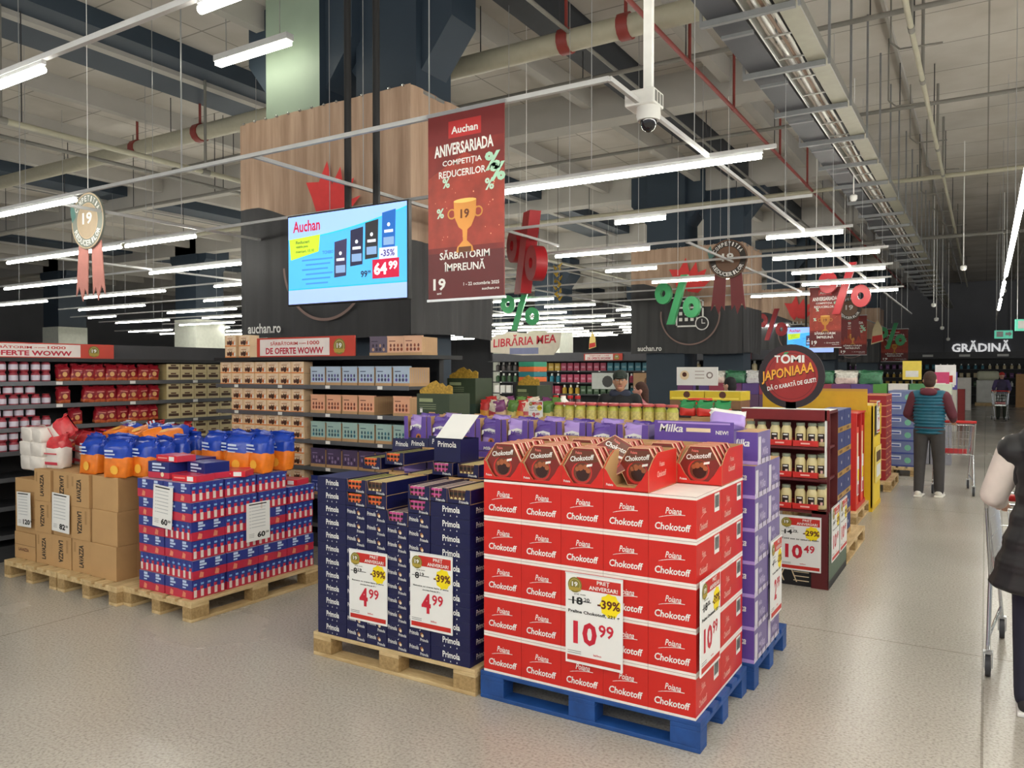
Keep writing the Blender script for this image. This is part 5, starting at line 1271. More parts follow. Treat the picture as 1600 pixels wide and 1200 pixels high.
# ---------------------------------------------------------------- television screens
def tv(loc, label, poles):
    t = thing('television', label, 'screen', loc, 0.0, 'hanging television screens')
    W, H = 1.5, .87
    MB().box(0, W, 0, .05, 0, H, BLACK).build('case', t, bevel=.006)
    E = .8; c = lambda r, g, b: mat((r, g, b), emit=E)
    o = (0, 0, 0); b = MB()
    b.rect(.015, W - .015, .015, H - .015, o, *FX, c(78, 178, 240), .0005)
    b.rect(.015, W - .015, .015, .16, o, *FX, c(158, 186, 246), .001); b.rect(.015, W - .015, .15, .162, o, *FX, c(40, 178, 190), .0015)
    pts = [(.015, .64)] + [(.015 + (W - .03) * i / 10, .64 + .14 * (i / 10) ** 2 * (1.25)) for i in range(1, 11)]
    b.poly(pts + [(W - .015, H - .015), (.015, H - .015)], o, *FX, c(152, 190, 250), .001)
    for (x0, z0), (x1, z1) in zip(pts, pts[1:]): b.poly([(x0, z0 - .012), (x1, z1 - .012), (x1, z1), (x0, z0)], o, *FX, c(40, 190, 214), .0015)
    b.text('Auchan', .08, .70, .36, .11, o, *FX, c(190, 30, 60), .002, .025)
    b.poly([(.05, .44), (.42, .5), (.44, .66), (.03, .64)], o, *FX, c(190, 220, 50), .002)
    for i, (w, s) in enumerate(((.18, 'Reduceri'), (.16, 'valabile pana'), (.24, 'miercuri, 15.10'))): b.text(s, .12, .59 - .045 * i, w, .03, o, *FX, c(70, 90, 50), .003)
    b.text('TCHIBO', .47, .47, .14, .03, o, *FX, c(60, 110, 170), .002)
    for i in range(6): b.rect(.2 + .05 * (i % 2), .6 - .03 * (i % 3), .42 - .045 * i, .435 - .045 * i, o, *FX, c(66, 140, 200), .002)
    for i, (x, z, col) in enumerate(((.62, .24, (58, 54, 84)), (.82, .33, (40, 40, 66)), (1.0, .38, (44, 44, 48)), (1.2, .45, (30, 96, 176)))):
        b.poly([(x, z), (x + .15, z + .01), (x + .16, z + .35), (x + .005, z + .33)], o, *FX, c(*col), .002)
        b.disc(x + .08, z + .22, .018, o, *FX, c(230, 236, 244), .003, 8); b.rect(x + .03, x + .13, z + .15, z + .175, o, *FX, c(220, 226, 236), .003); b.rect(x + .02, x + .14, z + .04, z + .11, o, *FX, c(128, 160, 200), .003)
    b.rect(1.17, 1.38, .37, .47, o, *FX, c(206, 208, 246), .004); b.text('-35%', 1.19, .39, .16, .06, o, *FX, c(60, 50, 110), .005, .02)
    b.rect(1.09, 1.40, .2, .37, o, *FX, c(190, 20, 60), .004); b.text('64', 1.11, .23, .15, .11, o, *FX, c(255, 255, 255), .005, .035); b.text('99', 1.28, .27, .1, .075, o, *FX, c(255, 255, 255), .005, .03)
    b.text('99', .95, .22, .08, .06, o, *FX, c(40, 40, 50), .004, .025); b.text('99', 1.035, .25, .035, .03, o, *FX, c(40, 40, 50), .004)
    b.build('screen', t)
    for x in poles: MB().tube((x, .1, .5), (x, .1, 6.2 - loc[2]), .033, BLACK, 10).build('pole', t, smooth=40)
    MB().box(min(poles) - .1, max(poles) + .1, .05, .13, .35, .55, BLACK).build('bracket', t)
tv((-5.80, 5.3, 2.37), 'large hanging television showing a coffee offer in front of the banner box', (.70, 1.05))
tv((-5.75, 27.2, 2.35), 'far hanging television, mostly hidden behind a red poster', (.6, .95))

# ---------------------------------------------------------------- hanging posters, percent signs, rosettes
def poster(loc, label, W=.6, H=1.22, top=3.445):
    t = thing('hanging_poster', label, 'poster', loc, 0, 'red anniversary posters')
    b = MB().box(0, W, -.004, .004, 0, H, mat((128, 36, 30), .45, var=.25, scale=5)); o = (0, -.004, 0); K = (o, *FX)
    PR = mat((160, 56, 40), .45, var=.25, scale=9); DK = mat((96, 24, 26), .45)
    b.rect(0, W, .0, .25 * H, *K, DK, .0005); b.rect(0, W, .84 * H, H, *K, mat((118, 30, 30), .45), .0005)
    b.poly([(0, .28 * H), (W, .28 * H), (W, .66 * H), (.5 * W, .78 * H), (0, .66 * H)], *K, PR, .0005)
    b.rect(.28 * W, .71 * W, .865 * H, .955 * H, *K, mat((190, 44, 44), .45), .001); b.text('Auchan', .32 * W, .885 * H, .35 * W, .04 * H, *K, WHITE, .002, .025)
    b.text('ANIVERSARIADA', .09 * W, .77 * H, .78 * W, .065 * H, *K, WHITE, .0015, .03, 0, .03)
    b.text('COMPETIȚIA', .2 * W, .71 * H, .52 * W, .04 * H, *K, WHITE, .0015, .02); b.text('REDUCERILOR', .15 * W, .655 * H, .62 * W, .038 * H, *K, WHITE, .0015, .02)
    b.text('SĂRBĂTORIM', .16 * W, .215 * H, .66 * W, .052 * H, *K, WHITE, .0015, .02); b.text('ÎMPREUNĂ', .22 * W, .15 * H, .54 * W, .055 * H, *K, WHITE, .0015, .02)
    b.text('19', .07 * W, .05 * H, .17 * W, .065 * H, *K, WHITE, .0015, .03); b.text('ani', .12 * W, .028 * H, .06 * W, .012 * H, *K, WHITE, .0015)
    b.text('1 - 22 octombrie 2025', .48 * W, .068 * H, .46 * W, .018 * H, *K, WHITE, .0015, .015); b.text('auchan.ro', .72 * W, .04 * H, .22 * W, .014 * H, *K, WHITE, .0015, .015)
    cx, cz = .5 * W, .44 * H
    cup = [(-.09, .1), (-.085, .0), (-.05, -.07), (-.02, -.09), (-.015, -.16), (-.06, -.2), (-.07, -.235), (.07, -.235), (.06, -.2), (.015, -.16), (.02, -.09), (.05, -.07), (.085, .0), (.09, .1)]
    b.poly([(cx + x, cz + z) for x, z in cup], *K, mat((190, 128, 56), .3, .4), .002); b.disc(cx, cz + .1, .09, *K, mat((226, 176, 92), .3, .4), .0025, 16, .014)
    for s_ in (-1, 1): b.annulus(cx + s_ * .105, cz + .02, .025, .035, *K, mat((190, 128, 56), .3, .4), .0018, 14)
    b.rect(cx - .05, cx + .05, cz - .235, cz - .2, *K, mat((110, 66, 40)), .003); b.text('19', cx - .035, cz - .015, .07, .06, *K, mat((112, 62, 30)), .003, .03)
    for x, z, s_, m in ((.2, .6, .06, GREEN), (.12, .44, .06, GREEN), (.76, .56, .07, GREEN)): b.text('%', x * W, z * H, s_, s_ * 1.1, *K, mat((196, 226, 204)), .0022, .03)
    for x, z in ((.76, .66), (.82, .60)): b.text('%', x * W, z * H, .12, .12, *K, mat((176, 220, 192)), .003, .04)
    R = random.Random(4)
    for i in range(22): b.disc(R.uniform(.06, .94) * W, R.uniform(.3, .66) * H, R.uniform(.002, .006), *K, mat((240, 160, 120)), .001, 6)
    b.build('printed_sheet', t)
    MB().box(-.01, W + .01, -.008, .008, H - .005, H + .02, STEEL).build('top_rail', t); MB().box(-.01, W + .01, -.008, .008, -.012, .004, STEEL).build('bottom_rail', t)
    for x in (.2 * W, .75 * W): MB().box(x - .006, x + .006, -.006, .006, H + .02, top - loc[2], WHITE).build('hook', t)
poster((-3.2, 4.16, 2.215), 'large red anniversary poster with a golden cup beside the television')
poster((-3.08, 16.7, 2.22), 'red anniversary poster below the big red percent sign in the middle distance', top=6.6)
poster((-3.95, 26.2, 2.25), 'third red anniversary poster, alone to the right of the middle signs', .8, top=6.6)
poster((-3.35, 32.0, 2.1), 'farthest small red anniversary poster near the green banner', .9, 1.2, 6.6)
def percent(loc, label, H, m, rz=0.0, d=.11, tw=.14):
    t = thing('percent_sign', label, 'sign', loc, rz, 'hanging percent signs')
    w = tw * H
    MB().prism([(-.17 * H, 0), (-.17 * H + w, 0), (.13 * H + w, H), (.13 * H, H)], (-.05 * H, d / 2, 0), *FX, d, m).build('slash_bar', t, bevel=.008)
    for nm, cx, cz in (('upper_ring', -.30 * H, .64 * H), ('lower_ring', .30 * H, .34 * H)):
        n = 26; b = MB(); r0, r1 = .06 * H, .19 * H
        for i in range(n):
            a, a2 = 2 * PI * i / n, 2 * PI * (i + 1) / n
            q = lambda r, an, y: (cx + r * .92 * math.cos(an), y, cz + r * 1.15 * math.sin(an))
            for y, rv in ((-d / 2, 0), (d / 2, 1)):
                f = [q(r0, a, y), q(r1, a, y), q(r1, a2, y), q(r0, a2, y)]; b.face(f if rv == 0 else f[::-1], m)
            b.face([q(r1, a, -d / 2), q(r1, a, d / 2), q(r1, a2, d / 2), q(r1, a2, -d / 2)], m); b.face([q(r0, a, d / 2), q(r0, a, -d / 2), q(r0, a2, -d / 2), q(r0, a2, d / 2)], m)
        b.build(nm, t, smooth=50)
    MB().tube((0, 0, H), (0, 0, 6.6 - loc[2]), .004, WHITE, 5).build('hanging_wire', t)
RSIGN = mat((176, 30, 40), .4, var=.03); GSIGN = mat((72, 172, 110), .4, var=.03)
percent((-5.22, 8.9, 2.78), 'big red percent sign partly hidden behind the large poster', 1.04, RSIGN, -.62, .16, .2)
percent((-5.5, 9.0, 2.27) if False else (-9.2, 15.4, 2.68), 'green percent sign above the bookshop sign', .95, GSIGN, .35)
percent((-5.28, 15.0, 2.68), 'green percent sign in front of the second banner box', .98, GSIGN)
percent((-2.38, 16.4, 2.86), 'big red percent sign in the middle distance beside the rail', 1.0, RSIGN)
percent((-5.55, 24.2, 2.68), 'smaller red percent sign farther back, left of the far television', .95, RSIGN)
percent((-2.95, 31.5, 2.55), 'green percent sign far back before the wall', .95, GSIGN)
def medal(loc, label, S, c1, c2, rib):
    t = thing('rosette_sign', label, 'sign', loc, 0, 'hanging anniversary rosettes')
    o = (0, 0, 0); R_ = .29 * S; n = 36
    b = MB().prism([(R_ * math.cos(2 * PI * i / n), .76 * S + R_ * (1.0) * math.sin(2 * PI * i / n)) for i in range(n)], (0, .02, 0), *FX, .02, mat(c1, .5)); cz = .76 * S
    b.annulus(0, cz, R_ * .60, R_ * .64, o, *FX, mat(c2), .001, 30); b.annulus(0, cz, R_ * .94, R_ * .985, o, *FX, mat(c2), .001, 30)
    b.disc(0, cz, R_ * .6, o, *FX, mat([v * .8 + 18 for v in c2], .5), .001, 26)
    b.text('19', -R_ * .3, cz - R_ * .12, R_ * .6, R_ * .42, o, *FX, WHITE, .003, .03)
    b.arctext('COMPETIȚIA', 0, cz, R_ * .69, R_ * .2, PI * .86, PI * .14, o, *FX, WHITE, .003, .02); b.arctext('REDUCERILOR', 0, cz, R_ * .88, R_ * .2, PI * 1.12, PI * 1.88, o, *FX, WHITE, .003, .02, True)
    b.poly([(-R_ * 1.08, cz + R_ * .5), (-R_ * .9, cz + R_ * .75), (-R_ * .7, cz + R_ * .2), (-R_ * .95, cz)], o, *FX, mat((90, 130, 124)), .002)
    b.build('rosette_disc', t)
    for s_, nm in ((-1, 'ribbon'), (1, 'ribbon')):
        b = MB().prism([(s_ * x * S if s_ > 0 else s_ * x * S, z * S) for x, z in (((.03, .5), (.2, .55), (.26, .0), (.2, .1), (.14, -.06), (.1, .08), (.05, .0)) if s_ > 0 else ((.05, .0), (.1, .08), (.14, -.06), (.2, .1), (.26, .0), (.2, .55), (.03, .5)))], (0, .035, 0), *FX, .01, mat(rib, .5)); b.build(nm, t)
    MB().tube((0, .01, cz + R_), (0, .01, 6.6 - loc[2]), .004, WHITE, 5).build('hanging_wire', t)
medal((-8.35, 4.80, 2.57), 'pale grey anniversary rosette with pink ribbons at the left', 1.06, (128, 134, 126), (196, 172, 140), (206, 140, 130))
medal((-3.48, 12.2, 2.70), 'dark anniversary rosette with red ribbons before the second banner box', 1.06, (52, 46, 42), (120, 84, 60), (104, 30, 34))
medal((-3.0, 21.5, 2.55), 'dark anniversary rosette half hidden behind the middle poster', 1.05, (52, 46, 42), (120, 84, 60), (110, 30, 34))
# bookshop sign and little shields
t = thing('hanging_sign', 'cut out bookshop sign reading LIBRĂRIA MEA hanging over the far shelves', 'sign', (-10.4, 16.0, 2.1))
b = MB().prism([(0, .1), (.9, .02), (1.75, .02), (1.9, .2), (1.95, .55), (1.6, .56), (1.3, .62), (1.0, .55), (.5, .58), (0, .48)], (0, .03, 0), *FX, .03, mat((206, 196, 180)))
o = (0, 0, 0); b.rect(.55, 1.35, .05, .2, o, *FX, mat((120, 124, 160)), .002); b.text('LIBRĂRIA MEA', .08, .22, 1.75, .27, o, *FX, mat((186, 30, 50)), .004, .02, .1, .05); b.build('sign_board', t)
for x in (.3, 1.6): MB().tube((x, 0, .5), (x, 0, 4.5), .004, WHITE, 5).build('hanging_wire', t)
for i, (x, y, z, s_) in enumerate(((-8.6, 18.0, 2.3, .5), (-8.0, 20.0, 2.85, .9), (-3.0, 27.5, 2.6, .9))):
    t = thing('shield_sign', ('small yellow and red triangular shield beside the bookshop sign', 'small red and white pennant hanging over the far run', 'small red and green pennant right of the third poster')[i], 'sign', (x, y, z))
    b = MB().prism([(-.2 * s_, .0), (.2 * s_, .12 * s_), (.16 * s_, .6 * s_), (0, .9 * s_), (-.15 * s_, .55 * s_)], (0, .02, 0), *FX, .02, mat(((226, 200, 120), (216, 196, 180), (206, 190, 150))[i])); b.poly([(-.18 * s_, .05 * s_), (.18 * s_, .15 * s_), (.16 * s_, .35 * s_), (-.16 * s_, .3 * s_)], (0, 0, 0), *FX, PRED, .002); b.build('shield_board', t)
    MB().tube((0, .01, .9 * s_), (0, .01, 6.6 - z), .004, WHITE, 5).build('hanging_wire', t)
t = thing('hanging_toy', 'bunch of golden garland hanging under a strip light behind the percent sign', 'decoration', (-7.2, 13.5, 3.15))
b = MB()
for i in range(14): b.tube((.05 * math.sin(i * 2.4), .05 * math.cos(i * 2.4), .05 * i), (.09 * math.sin(i * 2.4 + 1), .09 * math.cos(i * 2.4 + 1), .05 * i + .07), .03, mat((196, 160, 40), .3), 6, .008)
b.build('garland', t); MB().tube((0, 0, .7), (0, 0, 3.4), .004, BLACK, 5).build('hanging_wire', t)

# ---------------------------------------------------------------- shopping carts
def cart_maker(name):
    r = bpy.data.objects.new(name, None); COL.objects.link(r)
    # front is +Y, handle at y = 0
    a0, a1, zb, ztp, L = .26, .20, .52, .98, .86
    def rim(z, y0, y1, w0, w1): return [(-w0, y0, z), (-w1, y1, z - .04), (w1, y1, z - .04), (w0, y0, z), (-w0, y0, z)]
    b = MB().path(rim(ztp, .05, L, a0, a1), .007, CHROME, 8); b.path(rim(zb + .04, .12, L - .08, a0 * .86, a1 * .82), .007, CHROME, 8)
    for i in range(15):
        q = i / 14; y = .05 + (L - .05) * q; yb = .12 + (L - .2) * q
        w = a0 + (a1 - a0) * q; wb = (a0 * .86) + (a1 * .82 - a0 * .86) * q; z = ztp - .04 * q; z2 = zb + .04 - .04 * q
        for s_ in (-1, 1): b.tube((s_ * w, y, z), (s_ * wb, yb, z2), .0028, CHROME, 5)
        b.tube((-wb, yb, z2), (wb, yb, z2), .0028, CHROME, 5)
    for i in range(9):
        x = -1 + 2 * i / 8; b.tube((x * a1, L, ztp - .04), (x * a1 * .82, L - .08, zb), .0028, CHROME, 5); b.tube((x * a0 * .86, .12, zb + .04), (x * a1 * .82, L - .08, zb), .0028, CHROME, 5); b.tube((x * a0, .05, ztp), (x * a0 * .86, .12, zb + .04), .0028, CHROME, 5)
    for k in range(3):
        f = (k + 1) / 4
        for s_ in (-1, 1): b.tube((s_ * (a0 * (1 - f) + a0 * .86 * f), .05 + .07 * f, ztp - (ztp - zb - .04) * f), (s_ * (a1 * (1 - f) + a1 * .82 * f), L - .08 * f, ztp - .04 - (ztp - .04 - zb) * f), .0035, CHROME, 5)
        b.tube((-(a1 * (1 - f) + a1 * .82 * f), L - .08 * f, ztp - .04 - (ztp - .04 - zb) * f), ((a1 * (1 - f) + a1 * .82 * f), L - .08 * f, ztp - .04 - (ztp - .04 - zb) * f), .0035, CHROME, 5)
    b.build('basket', r, smooth=50)
    b = MB()
    for s_ in (-1, 1):
        b.path([(s_ * .265, -.01, 1.02), (s_ * .262, .04, .96), (s_ * .24, .12, .56), (s_ * .25, .04, .16), (s_ * .25, .02, .13)], .012, CHROME, 8); b.path([(s_ * .24, .12, .54), (s_ * .2, .78, .5), (s_ * .17, .78, .13)], .011, CHROME, 8); b.path([(s_ * .25, .06, .2), (s_ * .18, .76, .2)], .010, CHROME, 8)
    b.build('frame', r, smooth=50)
    b = MB().tube((-.28, -.02, 1.03), (.28, -.02, 1.03), .02, mat((206, 40, 40), .35), 14); b.build('handle', r, smooth=50)
    MB().box(-.16, .16, .15, .165, .57, .64, mat((196, 52, 58), .4)).box(-.16, .16, .165, .3, .57, .582, mat((196, 52, 58), .4)).build('child_seat', r, bevel=.006)
    for x, y in ((-.25, 0), (.25, 0), (-.17, .79), (.17, .79)):
        w = MB().tube((x - .014, y, .0625), (x + .014, y, .0625), .0625, mat((64, 66, 72), .5), 18); w.tube((x - .016, y, .0625), (x + .016, y, .0625), .035, mat((130, 132, 136), .4), 14); wo = w.build('wheel', r, smooth=40)
        f = MB().box(x - .024, x - .018, y - .02, y + .02, .05, .14, STEEL).box(x + .018, x + .024, y - .02, y + .02, .05, .14, STEEL).box(x - .024, x + .024, y - .025, y + .025, .13, .142, STEEL); f.build('caster_fork', r)
    return r
KCART = Kind(cart_maker, 'shopping_cart', 'cart', 'wire shopping carts')
KCART.put((.275, 5.17, 0), 'wire shopping cart with red handle at the right edge pushed by the person in black')
KCART.put((-.38, 12.52, 0), 'wire shopping cart beside the man in the teal vest', .0)
KCART.put((.45, 32.8, 0), 'far wire shopping cart pushed by the person in a red cap', PI)
# ---------------------------------------------------------------- people
def capsule(b, p, q, r1, r2, m, n=14):
    p = Vector(p); q = Vector(q); d = q - p; ln = d.length
    d = d / ln if ln > 1e-6 else Vector((0, 0, 1)); a = d.orthogonal().normalized(); c = d.cross(a); rg = []
    for t in (-88, -60, -30, 0): rg.append((p + d * (r1 * math.sin(math.radians(t))), r1 * math.cos(math.radians(t))))
    for t in (0, 30, 60, 88): rg.append((q + d * (r2 * math.sin(math.radians(t))), r2 * math.cos(math.radians(t))))
    b.ring_loft([[ce + (a * math.cos(2 * PI * i / n) + c * math.sin(2 * PI * i / n)) * r for i in range(n)] for ce, r in rg], m)
def ellip(b, c, r, m, n=16, k=10):
    rg = []
    for j in range(k + 1):
        t = math.radians(-88 + 176 * j / k)
        rg.append([(c[0] + r[0] * math.cos(t) * math.cos(2 * PI * i / n), c[1] + r[1] * math.cos(t) * math.sin(2 * PI * i / n), c[2] + r[2] * math.sin(t)) for i in range(n)])
    b.ring_loft(rg, m)
def blob(name, prims, m, parent, vox=.01, it=3):
    b = MB()
    for p in prims:
        if p[0] == 'c': capsule(b, p[1], p[2], p[3], p[4], m)
        else: ellip(b, p[1], p[2], m)
    o = b.build(name + '_tmp')
    r = o.modifiers.new('r', 'REMESH'); r.mode = 'VOXEL'; r.voxel_size = vox
    s = o.modifiers.new('s', 'SMOOTH'); s.iterations = it; s.factor = .5
    dg = bpy.context.evaluated_depsgraph_get(); dg.update()
    me = bpy.data.meshes.new_from_object(o.evaluated_get(dg)); bpy.data.objects.remove(o)
    me.materials.clear(); me.materials.append(m); me.polygons.foreach_set('use_smooth', [True] * len(me.polygons))
    n = bpy.data.objects.new(name, me); COL.objects.link(n)
    if parent: n.parent = parent
    return n
def mir(p, s): return (p[0] * s, p[1], p[2])
def person(label, loc, rz, H, skin, hair, top, sleeve, trousers, shoe, hat=None, vest=None, coat=None, legs=((0, 0), (0, 0)), lean=0.0, arm='push', long_hair=False, hood=None, vox=.009, wide=1.0, elbow=None, puff=1.0):
    k = H / 1.75; L = lambda x, y, z: (x * k * wide, (y + lean * max(0, z - .95) ** 1.0) * k, z * k); R = lambda r: r * k
    sk = mat(skin, .5, var=.03)
    hc = L(0, .03, 1.625); S = 1
    el = {1: L(.255, .03, 1.15), -1: L(-.255, .03, 1.15)}; wr = {1: L(.235, .30, 1.06), -1: L(-.235, .30, 1.06)}
    if arm == 'down':
        for s_ in (1, -1): el[s_] = L(s_ * .24, -.01, 1.14); wr[s_] = L(s_ * .25, .06, .90)
    if elbow: el[-1] = L(*elbow[0]); wr[-1] = L(*elbow[1])
    sh = {s_: L(s_ * .175, 0, 1.40) for s_ in (1, -1)}
    hip = {s_: L(s_ * .09, 0, .92) for s_ in (1, -1)}
    kn = {s_: L(s_ * .105, .03 + legs[(s_ + 1) // 2][0] * .5, .5) for s_ in (1, -1)}; an = {s_: L(s_ * .11, legs[(s_ + 1) // 2][0], .085 + legs[(s_ + 1) // 2][1]) for s_ in (1, -1)}
    B = [('e', hc, (R(.076), R(.094), R(.115))), ('c', (hc[0], hc[1] + R(.03), hc[2] - R(.05)), (hc[0], hc[1] + R(.055), hc[2] - R(.085)), R(.05), R(.036)),
         ('c', L(0, -.005, 1.40), (hc[0], hc[1] - R(.015), hc[2] - R(.06)), R(.058), R(.054)), ('e', (hc[0], hc[1] + R(.098), hc[2] - R(.02)), (R(.015), R(.02), R(.022))),
         ('e', L(0, 0, 1.26), (R(.165), R(.11), R(.19))), ('e', L(0, .01, 1.06), (R(.145), R(.105), R(.16))), ('e', L(0, 0, .95), (R(.14), R(.1), R(.085))), ('c', sh[-1], sh[1], R(.055), R(.055))]
    for s_ in (1, -1):
        B += [('c', sh[s_], el[s_], R(.052), R(.042)), ('c', el[s_], wr[s_], R(.041), R(.028)), ('c', hip[s_], kn[s_], R(.085), R(.056)), ('c', kn[s_], an[s_], R(.056), R(.038)),
              ('c', (an[s_][0], an[s_][1] - R(.03), an[s_][2] - R(.045)), (an[s_][0] + R(.01) * s_, an[s_][1] + R(.14), an[s_][2] - R(.055)), R(.035), R(.028)),
              ('e', (hc[0] + s_ * R(.077), hc[1] - R(.01), hc[2] - R(.01)), (R(.014), R(.022), R(.032)))]
        w = Vector(wr[s_]); f = (w - Vector(el[s_])).normalized(); B.append(('c', w, w + f * R(.06), R(.03), R(.034)))
        for i in range(4):
            o0 = w + f * R(.075) + Vector((R(.02) * (1.5 - i) * .9, 0, 0)); m1 = o0 + f * R(.036) + Vector((0, 0, -R(.006))); B += [('c', o0, m1, R(.0095), R(.009)), ('c', m1, m1 + f * R(.012) + Vector((0, 0, -R(.03 - .003 * i))), R(.009), R(.008))]
        th = w + f * R(.03) + Vector((-s_ * R(.034), 0, 0)); B += [('c', th, th + f * R(.03) + Vector((-s_ * R(.012), 0, -R(.02))), R(.011), R(.009))]
    body = blob('person', B, sk, None, vox)
    body.location = loc; body.rotation_euler.z = rz
    tag(body, label, 'person')
    # clothes
    tp = mat(top, .75, var=.08, scale=14, bump=.1); tr = mat(trousers, .8, var=.08, scale=12, bump=.1); sl = mat(sleeve, .75, var=.06, scale=14, bump=.1)
    T = []
    for s_ in (1, -1): T += [('c', hip[s_], kn[s_], R(.103), R(.078)), ('c', kn[s_], (an[s_][0], an[s_][1], an[s_][2] + R(.0)), R(.078), R(.064))]
    T += [('e', L(0, 0, .95), (R(.178), R(.132), R(.12)))]
    blob('trousers', T, tr, body, .011)
    J = [('e', L(0, 0, 1.28), (R(.19), R(.135), R(.2))), ('e', L(0, .01, 1.08), (R(.175), R(.13), R(.18))), ('e', L(0, 0, .97), (R(.185), R(.138), R(.08))), ('c', sh[-1], sh[1], R(.07), R(.07)), ('c', L(0, -.01, 1.40), L(0, 0, 1.46), R(.085), R(.072))]
    SL = []
    for s_ in (1, -1): SL += [('c', sh[s_], el[s_], R(.078 * puff), R(.066 * puff)), ('c', el[s_], tuple(Vector(el[s_]).lerp(Vector(wr[s_]), .93)), R(.066 * puff), R(.045 * puff))]
    if tuple(top) == tuple(sleeve): blob('jacket', J + SL, tp, body, .011)
    else:
        blob('sleeves', SL + [('c', sh[-1], sh[1], R(.072), R(.072))], sl, body, .011); blob('top', J, tp, body, .011)
    if hood: blob('hood', [('e', L(0, -.08, 1.46), (R(.11), R(.075), R(.06))), ('c', L(-.08, .02, 1.47), L(.08, .02, 1.47), R(.05), R(.05))], mat(hood, .8, var=.08), body, .011)
    if vest:
        V = []
        for i in range(12):
            z = .9 + .045 * i; q = (z - .9) / .5; V.append(('e', L(0, 0, z), (R(.2 + .012 * math.sin(q * 3)), R(.152), R(.033))))
        V += [('e', L(0, 0, 1.12), (R(.188), R(.14), R(.3))), ('c', L(-.15, 0, 1.41), L(.15, 0, 1.41), R(.078), R(.078))]
        blob('quilted_vest', V, mat(vest, .45, var=.06), body, .009, 2)
    if coat:
        V = []
        for i in range(27):
            z = .68 + .03 * i; q = max(0, (1.12 - z)); e = .006 * math.cos(2 * PI * i / 4); V.append(('e', L(0, -.02 - .1 * q, z), (R(.175 + .28 * q + e), R(.15 + .2 * q + e), R(.055))))
        V += [ ('c', L(-.165, 0, 1.39), L(.165, 0, 1.39), R(.1), R(.1)), ('c', L(-.08, -.02, 1.47), L(.08, -.02, 1.47), R(.075), R(.075))]
        blob('quilted_coat', V, mat(coat, .5, var=.06), body, .010, 5)
    for s_ in (1, -1):
        a = an[s_]; blob('shoe', [('c', (a[0], a[1] - R(.035), a[2] - R(.035)), (a[0] + R(.012) * s_, a[1] + R(.15), a[2] - R(.045)), R(.047), R(.038)), ('c', a, (a[0], a[1], a[2] - R(.03)), R(.05), R(.05))], mat(shoe[0], .6), body, .009)
        MB().box(a[0] - R(.05), a[0] + R(.055), a[1] - R(.085), a[1] + R(.19), a[2] - R(.085), a[2] - R(.06), mat(shoe[1], .6)).build('sole', body, bevel=.008)
    hm = mat(hair, .8, var=.2, scale=40, bump=.3)
    HP = [('e', (hc[0], hc[1] - R(.014), hc[2] + R(.03)), (R(.085), R(.096), R(.1))), ('e', (hc[0], hc[1] - R(.04), hc[2] - R(.03)), (R(.078), R(.068), R(.08)))]
    if long_hair: HP += [('c', (hc[0], hc[1] - R(.05), hc[2]), (hc[0], hc[1] - R(.07), hc[2] - R(.17)), R(.075), R(.055))]
    blob('hair', HP, hm, body, .009)
    if hat:
        hatm = mat(hat, .7, var=.06)
        if arm == 'cap' or label.find('cap') >= 0 and 'red' not in label:
            blob('cap', [('e', (hc[0], hc[1] - R(.005), hc[2] + R(.058)), (R(.09), R(.104), R(.075))), ('c', (hc[0] - R(.03), hc[1] + R(.09), hc[2] + R(.04)), (hc[0] + R(.03), hc[1] + R(.09), hc[2] + R(.04)), R(.016), R(.016)), ('e', (hc[0], hc[1] + R(.12), hc[2] + R(.032)), (R(.066), R(.06), R(.011)))], hatm, body, .007)
        else: blob('beanie', [('e', (hc[0], hc[1] - R(.01), hc[2] + R(.05)), (R(.092), R(.106), R(.09)))], hatm, body, .01)
    for s_ in (1, -1):
        b = MB(); ellip(b, (hc[0] + s_ * R(.031), hc[1] + R(.083), hc[2] + R(.008)), (R(.013), R(.009), R(.009)), WHITE, 10, 6); ellip(b, (hc[0] + s_ * R(.031), hc[1] + R(.089), hc[2] + R(.008)), (R(.006), R(.005), R(.006)), BLACK, 8, 6); b.build('eye', body, smooth=60)
        b = MB(); capsule(b, (hc[0] + s_ * R(.016), hc[1] + R(.088), hc[2] + R(.028)), (hc[0] + s_ * R(.046), hc[1] + R(.078), hc[2] + R(.03)), R(.005), R(.004), hm, 8); b.build('eyebrow', body, smooth=60)
    b = MB(); capsule(b, (hc[0] - R(.02), hc[1] + R(.088), hc[2] - R(.062)), (hc[0] + R(.02), hc[1] + R(.088), hc[2] - R(.062)), R(.007), R(.007), mat((160, 90, 84)), 8); b.build('mouth', body, smooth=60)
    return body
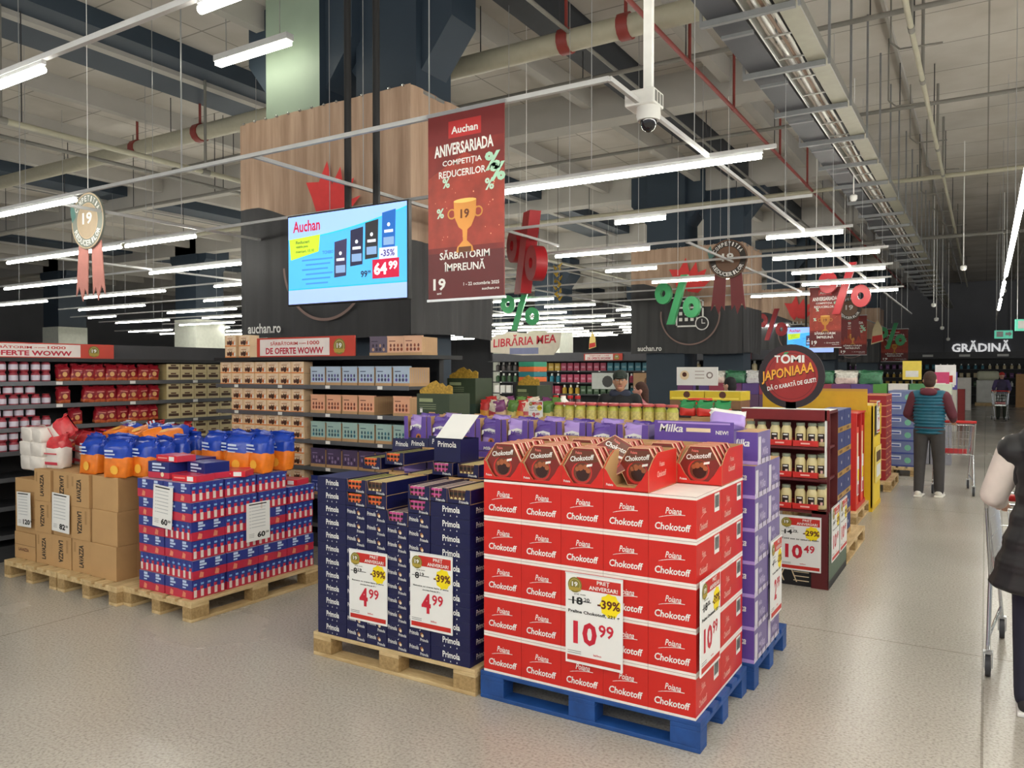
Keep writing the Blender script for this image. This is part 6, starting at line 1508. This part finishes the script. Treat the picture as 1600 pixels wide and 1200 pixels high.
person('person seen from behind in a teal quilted vest over a maroon hoodie, pushing a cart', (-.66, 12.15, 0), -.1, 1.74, (214, 168, 140), (62, 42, 34), (92, 36, 50), (92, 36, 50), (66, 64, 66), ((224, 222, 216), (240, 238, 232)), vest=(16, 92, 116), hood=(98, 40, 54), legs=((-.06, 0), (.05, 0)), wide=1.08)
person('person at the right edge in a long black quilted coat with pale sleeves', (.30, 4.82, 0), 0, 1.66, (214, 170, 146), (50, 38, 34), (30, 30, 34), (226, 214, 206), (34, 34, 52), ((40, 40, 44), (230, 230, 228)), coat=(30, 30, 33), legs=((-.12, .0), (.1, 0)), lean=.14, long_hair=True, elbow=((-.27, .1, 1.13), (-.24, .33, 1.06)), puff=1.1, hood=(30, 30, 33))
person('person in a dark cap and black jacket facing the camera behind the pickle jars', (-3.74, 8.6, 0), PI - .41 + PI * 2 if False else 3.55, 1.75, (196, 146, 118), (40, 34, 30), (26, 28, 32), (26, 28, 32), (50, 50, 60), ((40, 40, 40), (60, 60, 60)), hat=(34, 46, 40), arm='down', hood=(52, 58, 78), wide=1.05)
person('person with brown hair and a pink top beside the one in the cap', (-3.88, 9.65, 0), 1.9, 1.6, (216, 160, 144), (70, 44, 36), (196, 120, 130), (196, 120, 130), (60, 60, 70), ((60, 50, 50), (60, 50, 50)), arm='down', long_hair=True, vox=.011)
person('person with black hair bending behind the yellow trays', (-3.08, 11.0, 0), 1.2, 1.66, (206, 160, 138), (24, 24, 30), (190, 180, 176), (190, 180, 176), (60, 60, 70), ((60, 50, 50), (60, 50, 50)), arm='down', vox=.011)
person('person in a red knitted hat pushing a cart far down the aisle', (.5, 33.15, 0), PI, 1.7, (206, 160, 138), (70, 50, 44), (70, 64, 92), (86, 76, 120), (52, 58, 48), ((40, 48, 42), (30, 30, 30)), hat=(206, 60, 56), vox=.012)
person('person in dark clothes far down the aisle at the right edge', (1.62, 35.5, 0), 2.6, 1.78, (206, 160, 138), (40, 34, 30), (40, 40, 44), (40, 40, 44), (44, 48, 66), ((40, 40, 40), (40, 40, 40)), arm='down', vox=.012)
